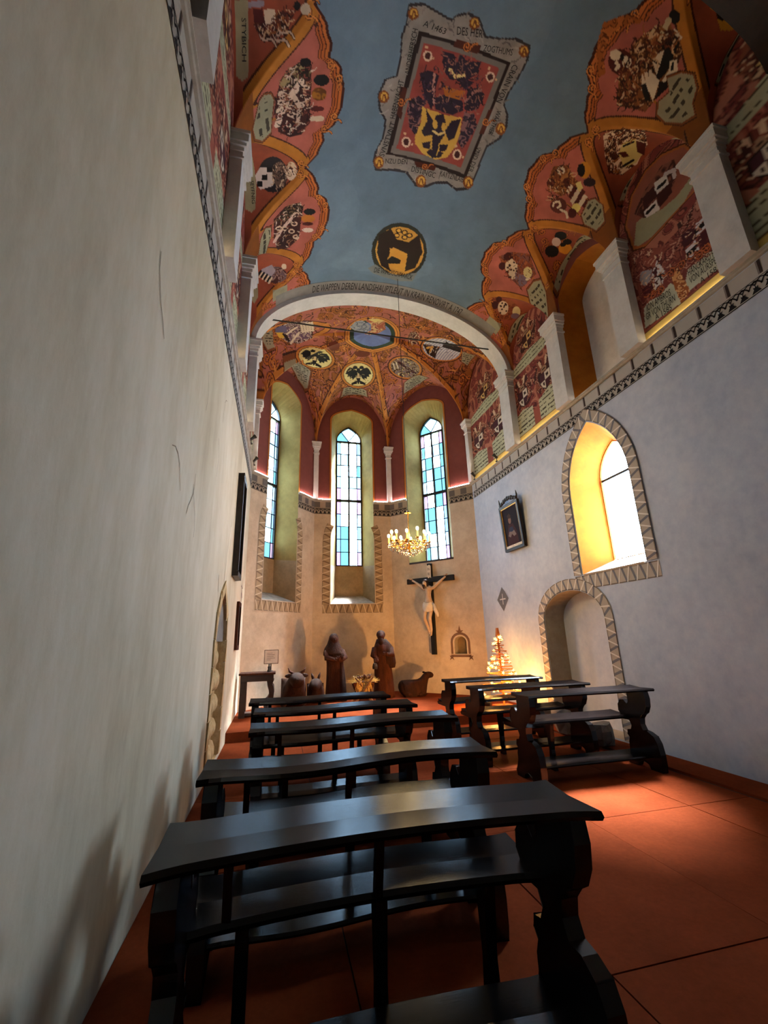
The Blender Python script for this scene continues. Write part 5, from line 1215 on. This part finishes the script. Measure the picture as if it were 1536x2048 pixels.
# ================================================================== SIDE TABLE
tb_ = empty('side_table', (-.31, 8.68, STEP), label='dark wooden side table with carved legs in the left corner of the apse', cat='table')
MB().box(-.33, .30, -.22, .22, .70, .735).build('table_top', MT['carved'], tb_, bevel=.008)
MB().box(-.30, .27, -.19, .19, .59, .70).build('apron', MT['darkwood'], tb_, bevel=.005)
for yy in (-.17, .11):
    MB().box(-.30, -.20, yy, yy+.06, 0, .60).build('leg', MT['darkwood'], tb_, bevel=.008)
    MB().prism([(.14,0),(.28,0),(.29,.04),(.24,.08),(.20,.13),(.17,.20),(.16,.24),(.20,.25),(.22,.22),(.25,.24),(.28,.32),(.29,.42),(.27,.50),(.25,.54),(.27,.60),(.16,.60),(.17,.50),(.20,.44),(.20,.36),(.17,.30),(.13,.27),(.11,.20),(.13,.10)], lambda a, b: (a, yy, b), lambda a, b: (a, yy+.05, b)).build('carved_leg', MT['darkwood'], tb_, bevel=.008)
MB().box(-.29, .25, -.12, .12, .03, .07).build('stretcher', MT['darkwood'], tb_)
sg = empty('notice_card', (-.10, 8.78, STEP+.735), label='white paper notice propped on the side table', cat='sign')
MB().box(-.12, .12, -.006, .006, .14, .37).build('card', MT['paper'], sg)
li = MB()
for k, (a, b) in enumerate(((-.08,.02),(-.08,.06),(-.08,.04),(-.08,.07),(-.08,-.01))): li.box(a, b, -.0085, -.0065, .32-k*.03, .325-k*.03)
tag(li.build('printed_lines', MT['carved'], sg), kind='stuff')
MB().box(-.13, .13, .006, .014, .13, .38).build('card_backing', MT['carved'], sg)
MB().lathe([(.045,0),(.045,.01),(.012,.02),(.01,.16)], (0,.03,0), 10).build('stand', MT['iron'], sg)
cnd = empty('figurine', (-.13, 8.62, STEP+.735), label='tiny dark figurine on the side table before the notice', cat='figurine')
MB().lathe([(.03,0),(.034,.02),(.02,.05),(.026,.08),(.018,.10),(.008,.11)], n=10).build('body', MT['iron'], cnd, True); MB().sphere((0,0,.122), .016, 8, 6).build('head', MT['iron'], cnd, True)
# ================================================================== NATIVITY FIGURES
def loftz(name, secs, mat, parent, n=28, folds=0, fa=.0, seed=0):
    """secs: (z, cx, cy, rx, ry)"""
    V = []; F = []
    rd = random.Random(seed); ph = rd.random()*6
    for j, (z, cx, cy, rx, ry) in enumerate(secs):
        for k in range(n):
            a = 2*math.pi*k/n; f = 1+fa*math.sin(folds*a+ph+z*1.5)*min(1, max(.15, 1.1-z))+.02*math.sin(3*a+7*z)
            V.append((cx+rx*f*math.cos(a), cy+ry*f*math.sin(a), z))
    m = len(secs)
    for j in range(m-1):
        for k in range(n): F.append((j*n+k, j*n+(k+1) % n, (j+1)*n+(k+1) % n, (j+1)*n+k))
    F += [tuple(reversed(range(n))), tuple(range((m-1)*n, m*n))]
    return mobj(name, V, F, mat, parent, True)
def hand(b, c, dirx, up=.0):
    """small carved hand: palm and five fingers, along +dirx"""
    b.sphere(c, (.035, .022, .045), 8, 6)
    for k in range(4): b.tube([(c[0]+dirx*.02, c[1]-.01, c[2]+.028-.018*k), (c[0]+dirx*.055, c[1]-.022, c[2]+.032-.018*k+up), (c[0]+dirx*(.078-.004*abs(k-1)), c[1]-.012, c[2]+.03-.018*k+up)], [.010,.009,.006], 5)
    b.tube([(c[0], c[1]-.02, c[2]+.03), (c[0]+dirx*.02, c[1]-.04, c[2]+.05), (c[0]+dirx*.04, c[1]-.04, c[2]+.06)], [.011,.010,.007], 5)
ma = empty('carved_woman_figure', (1.28, 10.03, STEP), label='carved wooden standing woman in long veil, left of the manger', cat='statue')
loftz('body', [(0,0,0,.215,.19),(.15,0,0,.205,.18),(.35,-.005,0,.19,.165),(.55,-.01,0,.175,.15),(.75,-.02,-.005,.165,.14),(.9,-.03,-.01,.17,.14),(1.0,-.045,0,.175,.135),(1.08,-.055,0,.165,.12),(1.13,-.06,0,.12,.10),(1.17,-.06,0,.07,.07),(1.2,-.06,0,.06,.06)], MT['carved'], ma, folds=9, fa=.05, seed=2)
hdm = MB().sphere((-.05,-.03,1.265), (.075,.085,.105), 14, 10); hdm.add(*(lambda b: (b.V, b.F))(MB().sphere((-.035,-.112,1.255), (.014,.022,.026), 7, 6)))
for s in (-1, 1): hdm.sphere((-.042+s*.028,-.098,1.275), (.012,.009,.008), 6, 4)
hdm.sphere((-.038,-.102,1.222), (.02,.01,.008), 6, 4)
hdm.build('head', MT['carved'], ma, True)
vl = loftz('veil', [(.93,-.05,.01,.205,.16),(.99,-.055,.01,.20,.155),(1.08,-.06,.015,.175,.14),(1.17,-.06,.02,.125,.12),(1.26,-.055,.018,.100,.105),(1.34,-.05,.01,.088,.095),(1.385,-.05,.005,.055,.06),(1.40,-.05,.0,.02,.02)], MT['carved2'], ma, folds=6, fa=.03, seed=4)
for P_ in ([(-.19,-.02,1.02),(-.19,-.10,.88),(-.06,-.17,.84),(.03,-.19,.86)], [(.10,-.02,1.03),(.15,-.10,.88),(.07,-.17,.83),(.01,-.19,.84)]): MB().tube(P_, [.06,.065,.05,.03], 9).build('sleeve', MT['carved'], ma, True)
for c_, d__ in (((.045,-.195,.87), 1), ((.02,-.20,.85), -1)):
    hb = MB(); hand(hb, c_, d__); hb.build('hand', MT['carved'], ma, True)
loftz('mantle_fold', [(0,.10,-.06,.09,.14),(.3,.10,-.05,.085,.13),(.6,.09,-.05,.07,.115),(.78,.08,-.05,.05,.09),(.84,.08,-.05,.02,.04)], MT['carved2'], ma, folds=5, fa=.06, seed=5)
jo = empty('carved_man_figure', (2.34, 10.05, STEP), label='carved wooden bearded man in hooded cloak, right of the manger', cat='statue')
loftz('body', [(0,.01,0,.22,.19),(.15,.01,0,.21,.18),(.4,.01,0,.195,.165),(.65,0,0,.185,.15),(.85,0,0,.19,.145),(1.0,0,0,.195,.14),(1.1,0,0,.18,.13),(1.16,-.02,0,.12,.10),(1.2,-.03,0,.075,.075),(1.24,-.03,0,.065,.065)], MT['carved'], jo, folds=10, fa=.05, seed=6)
hj = MB().sphere((-.04,-.035,1.31), (.078,.09,.11), 14, 10); hj.sphere((-.055,-.123,1.30), (.015,.024,.028), 7, 6); 
for s in (-1, 1): hj.sphere((-.05+s*.03,-.108,1.325), (.012,.009,.008), 6, 4)
hj.build('head', MT['carved'], jo, True)
MB().sphere((-.055,-.10,1.20), (.055,.05,.085), 10, 8).build('beard', MT['carved2'], jo, True)
hc = MB().sphere((-.03,.0,1.345), (.098,.095,.098), 12, 9); hc.build('hood', MT['carved2'], jo, True)
loftz('cloak', [(.62,.05,.02,.21,.15),(.72,.05,.02,.235,.165),(.82,.05,.02,.225,.165),(.95,.03,.02,.22,.16),(1.08,.02,.02,.20,.15),(1.17,0,.02,.15,.125),(1.25,-.02,.02,.10,.10)], MT['carved2'], jo, folds=7, fa=.06, seed=8)
for P_ in ([(-.17,-.02,1.05),(-.22,-.09,.90),(-.16,-.18,.82)], [(.17,-.02,1.05),(.17,-.12,.90),(.04,-.19,.92)]): MB().tube(P_, [.065,.065,.042], 9).build('sleeve', MT['carved'], jo, True)
for c_, d__ in (((-.17,-.20,.80), -1), ((.03,-.205,.93), -1)):
    hb = MB(); hand(hb, c_, d__); hb.build('hand', MT['carved'], jo, True)
MB().lathe([(.05,0),(.055,.05),(.04,.11),(.02,.13)], (-.215,-.20,.62), 10).build('lantern', MT['hair'], jo)
ma.scale = (1.12, 1.12, 1.0); jo.scale = (1.08, 1.1, 1.0)
# manger with straw and infant
mg = empty('manger', (1.78, 9.55, STEP), label='rough manger filled with straw between the two carved figures', cat='manger')
for s in (-1, 1):
    for yy in (-.17, .17): MB().tube([(s*.20,yy+s*.02,0),(-s*.18,yy+s*.02,.50)], .02, 6).build('trestle_leg', MT['twig'], mg)
MB().prism([(-.13,.14),(.13,.14),(.23,.40),(-.23,.40)], lambda a, b: (a, -.15, b), lambda a, b: (a, .15, b)).build('trough', MT['carved'], mg)
st = MB(); rd = random.Random(3)
for k in range(260):
    a = rd.random()*6.28; r = rd.random()**.5
    p = Vector((.24*r*math.cos(a), .16*r*math.sin(a), .38+.08*(1-r)+.03*rd.random()))
    dr = Vector((math.cos(a)*(.4+r), math.sin(a)*.6*(.4+r), rd.uniform(-.3,.9))).normalized()*rd.uniform(.07,.15)
    st.tube([p, p+dr], .003, 3, cap=False)
for k in range(60):
    xx = rd.uniform(-.15,.15); st.tube([(xx,-.152,.40-.02*rd.random()),(xx+rd.uniform(-.05,.05),-.175,.16+.12*rd.random())], .003, 3, cap=False)
tag(st.build('straw', MT['straw'], mg), kind='stuff')
ib = skin('infant_body', [(-.08,-.02,.46),(0,-.02,.475),(.08,-.02,.465),(.15,-.04,.50),(.18,-.02,.54),(.05,-.09,.50),(.0,-.12,.55),(-.14,-.05,.50)], [(0,1),(1,2),(2,3),(3,4),(2,5),(5,6),(0,7)], [.05,.055,.05,.03,.02,.025,.018,.025], MT['carved'], mg, 1)
MB().sphere((.14,.02,.50), .05, 10, 8).build('infant_head', MT['carved'], mg, True)
# ox, donkey, ram
def skinned_animal(root, verts, edges, radii, mat, rt=0): return skin('body', verts, edges, radii, mat, root, 2, rt)
ox = empty('carved_ox', (.34, 9.66, STEP), label='carved wooden ox lying down with raised head, beside the side table', cat='statue')
skinned_animal(ox, [(.02,.30,.26),(.02,.05,.28),(.03,-.15,.30),(.05,-.26,.42),(.06,-.33,.55),(.08,-.44,.50),(.10,-.53,.43),(-.16,-.10,.09),(-.19,-.30,.06),(.20,-.08,.09),(.22,-.28,.06),(-.17,.30,.10),(.2,.30,.10)],
   [(0,1),(1,2),(2,3),(3,4),(4,5),(5,6),(2,7),(7,8),(2,9),(9,10),(0,11),(0,12)], [(.24,.24),(.25,.25),(.23,.24),.19,.17,.15,.11,.085,.06,.085,.06,.12,.12], MT['carved2'], 1)
for s in (-1, 1): MB().tube([(.06+s*.05,-.33,.63),(.06+s*.14,-.33,.68),(.06+s*.17,-.34,.75)], [.03,.024,.008], 7).build('horn', MT['carved'], ox, True)
for s in (-1, 1): MB().sphere((.06+s*.15,-.32,.595), (.085,.022,.04), 8, 6).build('ear', MT['carved2'], ox, True)
for s in (-1, 1): MB().sphere((.08+s*.085,-.46,.56), .016, 6, 5).build('eye', MT['hair'], ox, True)
dk = empty('carved_donkey', (.82, 9.70, STEP), label='rounded carved donkey lying low between ox and standing woman', cat='statue')
skinned_animal(dk, [(.0,.25,.20),(.0,.05,.24),(-.01,-.10,.30),(-.02,-.17,.42),(-.03,-.25,.40),(-.05,-.36,.30),(-.11,-.05,.07),(.11,-.05,.07),(.12,.22,.08),(-.12,.22,.08)],
   [(0,1),(1,2),(2,3),(3,4),(4,5),(1,6),(1,7),(0,8),(0,9)], [.17,.19,.16,.14,.115,.085,.07,.07,.08,.08], MT['carved2'], 1)
for s in (-1, 1): MB().tube([(-.02+s*.035,-.15,.46),(-.02+s*.07,-.12,.55),(-.02+s*.09,-.11,.62)], [.025,.03,.008], 7).build('ear', MT['carved2'], dk, True)
rm = empty('carved_sheep', (3.02, 9.98, STEP), label='carved wooden sheep lying with raised head, below the crucifix', cat='statue')
skinned_animal(rm, [(-.25,.04,.17),(-.05,.03,.19),(.14,0,.18),(.24,-.02,.28),(.28,-.03,.42),(.37,-.05,.45),(.47,-.07,.42),(.20,-.16,.06),(.05,-.18,.05),(-.24,-.10,.07),(-.10,-.19,.05)],
   [(0,1),(1,2),(2,3),(3,4),(4,5),(5,6),(2,7),(7,8),(0,9),(9,10)], [(.17,.18),(.19,.19),(.18,.18),.11,.095,.085,.045,.06,.04,.07,.04], MT['carved2'], 1)
for yy in (-.12, .05): MB().sphere((.27,yy,.49), (.03,.07,.022), 8, 6).build('ear', MT['carved2'], rm, True)
# ================================================================== SLAT TREE WITH STAR LIGHTS
TX, TY = 4.06, 7.78
te = empty('slat_tree', (TX, TY, STEP), label='small Christmas tree of stacked wooden slats lit with star lights', cat='tree')
MB().lathe([(.018,0),(.018,1.2),(.016,1.3)], n=8).build('trunk', MT['slat'], te)
MB().box(-.16, .16, -.16, .16, 0, .05).build('foot', MT['slat'], te, bevel=.01)
MB().prism([(-.035,0),(.035,0),(.012,.16),(-.012,.16)], lambda a, b: (a, -.03, 1.24+b), lambda a, b: (a, .03, 1.24+b)).build('tip', MT['slat'], te)
nS = 30; sm = {}
for k in range(nS):
    t = k/(nS-1); z = .22+t*1.0; L = .72*(1-t)+.10; a = k*1.1+.3
    o = MB().box(-L/2, L/2, -.014, .014, -.009, .009).build('slat', MT['slat'], te, bevel=.003); o.location = (0, 0, z); o.rotation_euler = (0, 0, a % 3.14)
def star(r0, r1):
    P = []
    for k in range(10):
        a = math.pi/2+k*math.pi/5; r = r0 if k % 2 == 0 else r1; P.append((r*math.cos(a), r*math.sin(a)))
    b = MB().prism(P, lambda a, c: (a, -.008, c), lambda a, c: (a, .008, c)); return meshdata('star_lamp', b.V, b.F, MT['star'])
stm = star(.032, .012); rd = random.Random(11)
for k in range(64):
    t = rd.random()**1.3; z = .22+t*1.02; R = (.36*(1-t)+.05)*rd.uniform(.75, 1.05); a = rd.uniform(0, 6.28)
    o = link(bpy.data.objects.new('star_lamp', stm), te); o.location = (R*math.cos(a), R*math.sin(a), z); o.rotation_euler = (rd.uniform(-.4,.4), rd.uniform(0,.6), math.atan2(TY, TX)-1.57+rd.uniform(-.5,.5))
MB().tube([(.02*math.cos(k*.9)+(.36-.011*k)*math.cos(k*.9), (.36-.011*k)*math.sin(k*.9), .24+k*.034) for k in range(30)], .003, 4).build('light_cable', MT['iron'], te)
def plight(nm, loc, e, c, r, parent=None):
    l = bpy.data.lights.new(nm, 'POINT'); l.energy = e; l.color = c; l.shadow_soft_size = r
    o = link(bpy.data.objects.new(nm, l), parent); o.location = loc; return o
for (dx_, dy_, dz_, e_) in ((-.26,-.22,.45,TREE_W), (.20,-.30,.40,TREE_W*.7), (-.16,.24,.75,TREE_W*.8)): plight('tree_glow', (dx_, dy_, dz_), e_, (1, .42, .09), .09, te)
fd = empty('floor_floodlight', (3.72, 7.72, STEP), label='small black floodlight on the floor left of the slat tree', cat='floodlight')
MB().box(-.06, .06, -.04, .04, 0, .012).build('base', MT['iron'], fd)
hdv = Vector((-1.9, 2.1, .55)).normalized(); h0 = Vector((0, 0, .10))
MB().tube([h0-hdv*.05, h0+hdv*.03, h0+hdv*.05], [.05,.06,.065], 12).build('lamp_head', MT['iron'], fd)
MB().tube([(0,0,.012),(0,0,.06)], .012, 6).build('stalk', MT['iron'], fd)
l = bpy.data.lights.new('flood_beam', 'SPOT'); l.energy = FLOOD_W; l.color = (1, .46, .13); l.spot_size = 2.3; l.spot_blend = .7; l.shadow_soft_size = .06
o = link(bpy.data.objects.new('flood_beam', l), fd); o.location = h0+hdv*.08; o.rotation_euler = hdv.to_track_quat('-Z', 'Y').to_euler()
# ================================================================== CHANDELIER
CX, CY, CZ = 2.01, 6.55, 2.86
ch = empty('chandelier', (CX, CY, CZ), label='lit crystal chandelier with candle bulbs hanging before the apse', cat='chandelier')
ztop = float(zc_nave(np.array([CX]), np.array([CY]))[0])
MB().tube([(0,0,.52),(.0,0,2.5),(-.0,0,ztop-CZ-.01)], .005, 6).build('suspension_cable', MT['iron'], ch)
MB().lathe([(.0,.50),(.055,.505),(.06,.515),(.02,.53),(.008,.56)], n=14).build('canopy', MT['brass'], ch, True)
MB().lathe([(.008,-.16),(.03,-.13),(.015,-.09),(.045,-.03),(.03,.04),(.014,.10),(.02,.14),(.009,.18),(.007,.50)], n=12).build('stem', MT['brass'], ch, True)
R0 = .30
for R_, zz, rr in ((R0, -.02, .010), (.17, -.06, .008)): MB().tube([(R_*math.cos(k/24*6.2832), R_*math.sin(k/24*6.2832), zz) for k in range(25)], rr, 6, cap=False).build('ring', MT['brass'], ch, True)
cryst = MB().lathe([(.002,.020),(.009,.008),(.012,-.004),(.007,-.016),(.002,-.022)], n=6); cme = meshdata('crystal_drop', cryst.V, cryst.F, MT['crystal'])
for k in range(12):
    a = k/12*6.2832+.13; c, s = math.cos(a), math.sin(a); RR = R0+.03*(k % 2)
    am = MB().tube([(0,0,.0),(c*.08,s*.08,.05),(c*.16,s*.16,-.03),(c*.25,s*.25,-.05),(c*RR,s*RR,.0)], [.009,.008,.007,.007,.008], 7).build('arm', MT['brass'], ch, True)
    hz = .03*(k % 3 == 0)
    MB().lathe([(.004,-.012),(.030,.0),(.034,.008),(.012,.010),(.012,.03)], (c*RR,s*RR,hz), 10).build('drip_pan', MT['brass'], am, True)
    MB().lathe([(.012,.012),(.012,.115)], (c*RR,s*RR,hz), 8).build('candle_sleeve', MT['candle'], am)
    MB().sphere((c*RR,s*RR,hz+.145), (.022,.022,.033), 8, 7).build('bulb', MT['bulb'], am, True)
rd = random.Random(5)
for R_, zz, cnt in ((R0+.02,-.05,26), (R0-.03,-.085,22), (.21,-.12,18), (.12,-.15,12), (R0+.03,-.025,20), (.06,-.18,6)):
    for k in range(cnt):
        a = k/cnt*6.2832+rd.random()*.1; o = link(bpy.data.objects.new('crystal_drop', cme), ch); q = 1.15+.5*rd.random()
        o.location = (R_*math.cos(a), R_*math.sin(a), zz+rd.uniform(-.012,.012)); o.scale = (q, q, q)
for k in range(4):
    a = k*1.571+.4; plight('candle_glow', (.3*math.cos(a), .3*math.sin(a), .22), CHAND_W, (1, .62, .26), .10, ch)
# ================================================================== TIE ROD AND LEDGE SPOTLIGHTS
zr = 7.30
tr_ = MB().tube([(XL+.20, 7.16, zr), (XC, 7.16, zr-.01), (XR-.20, 7.16, zr)], .014, 8)
for xx in (XL+.20, XR-.20): tr_.tube([(xx-.012, 7.16, zr), (xx+.012, 7.16, zr)], .03, 8)
tr_.build('tie_rod', MT['iron'], label='thin black iron tie rod across the chancel arch', cat='tie rod')
def spot(loc, aim, label):
    r = empty('spotlight', loc, label=label, cat='spotlight', group='black spotlights on the cornice'); L0 = Vector(loc)
    dvec = (Vector(aim)-L0).normalized(); hd0 = Vector((0, 0, .10))+dvec*.02
    MB().lathe([(.03,0),(.03,.012),(.008,.014),(.008,.09)], n=10).build('bracket', MT['iron'], r)
    MB().tube([hd0-dvec*.05, hd0+dvec*.04, hd0+dvec*.08], [.022,.03,.045], 10, cap=True).build('lamp_head', MT['iron'], r)
    l = bpy.data.lights.new('spot_beam', 'SPOT'); l.energy = SPOT_W; l.color = (1, .80, .62); l.spot_size = 2.2; l.spot_blend = .8; l.shadow_soft_size = .05
    o = link(bpy.data.objects.new('spot_beam', l), r); o.location = hd0+dvec*.10; o.rotation_euler = dvec.to_track_quat('-Z', 'Y').to_euler()
spot((XR-.055, 7.85, 5.005), (1.4, 8.2, 8.0), 'black spotlight on the right cornice, nearer to the camera')
spot((XR-.055, 8.98, 5.005), (1.9, 8.9, 8.2), 'black spotlight on the right cornice at the apse corner')
spot((XL+.055, 7.85, 5.005), (2.4, 8.2, 8.0), 'black spotlight on the left cornice, nearer to the camera')
spot((XL+.055, 8.92, 5.005), (1.9, 8.9, 8.2), 'black spotlight on the left cornice at the apse corner')
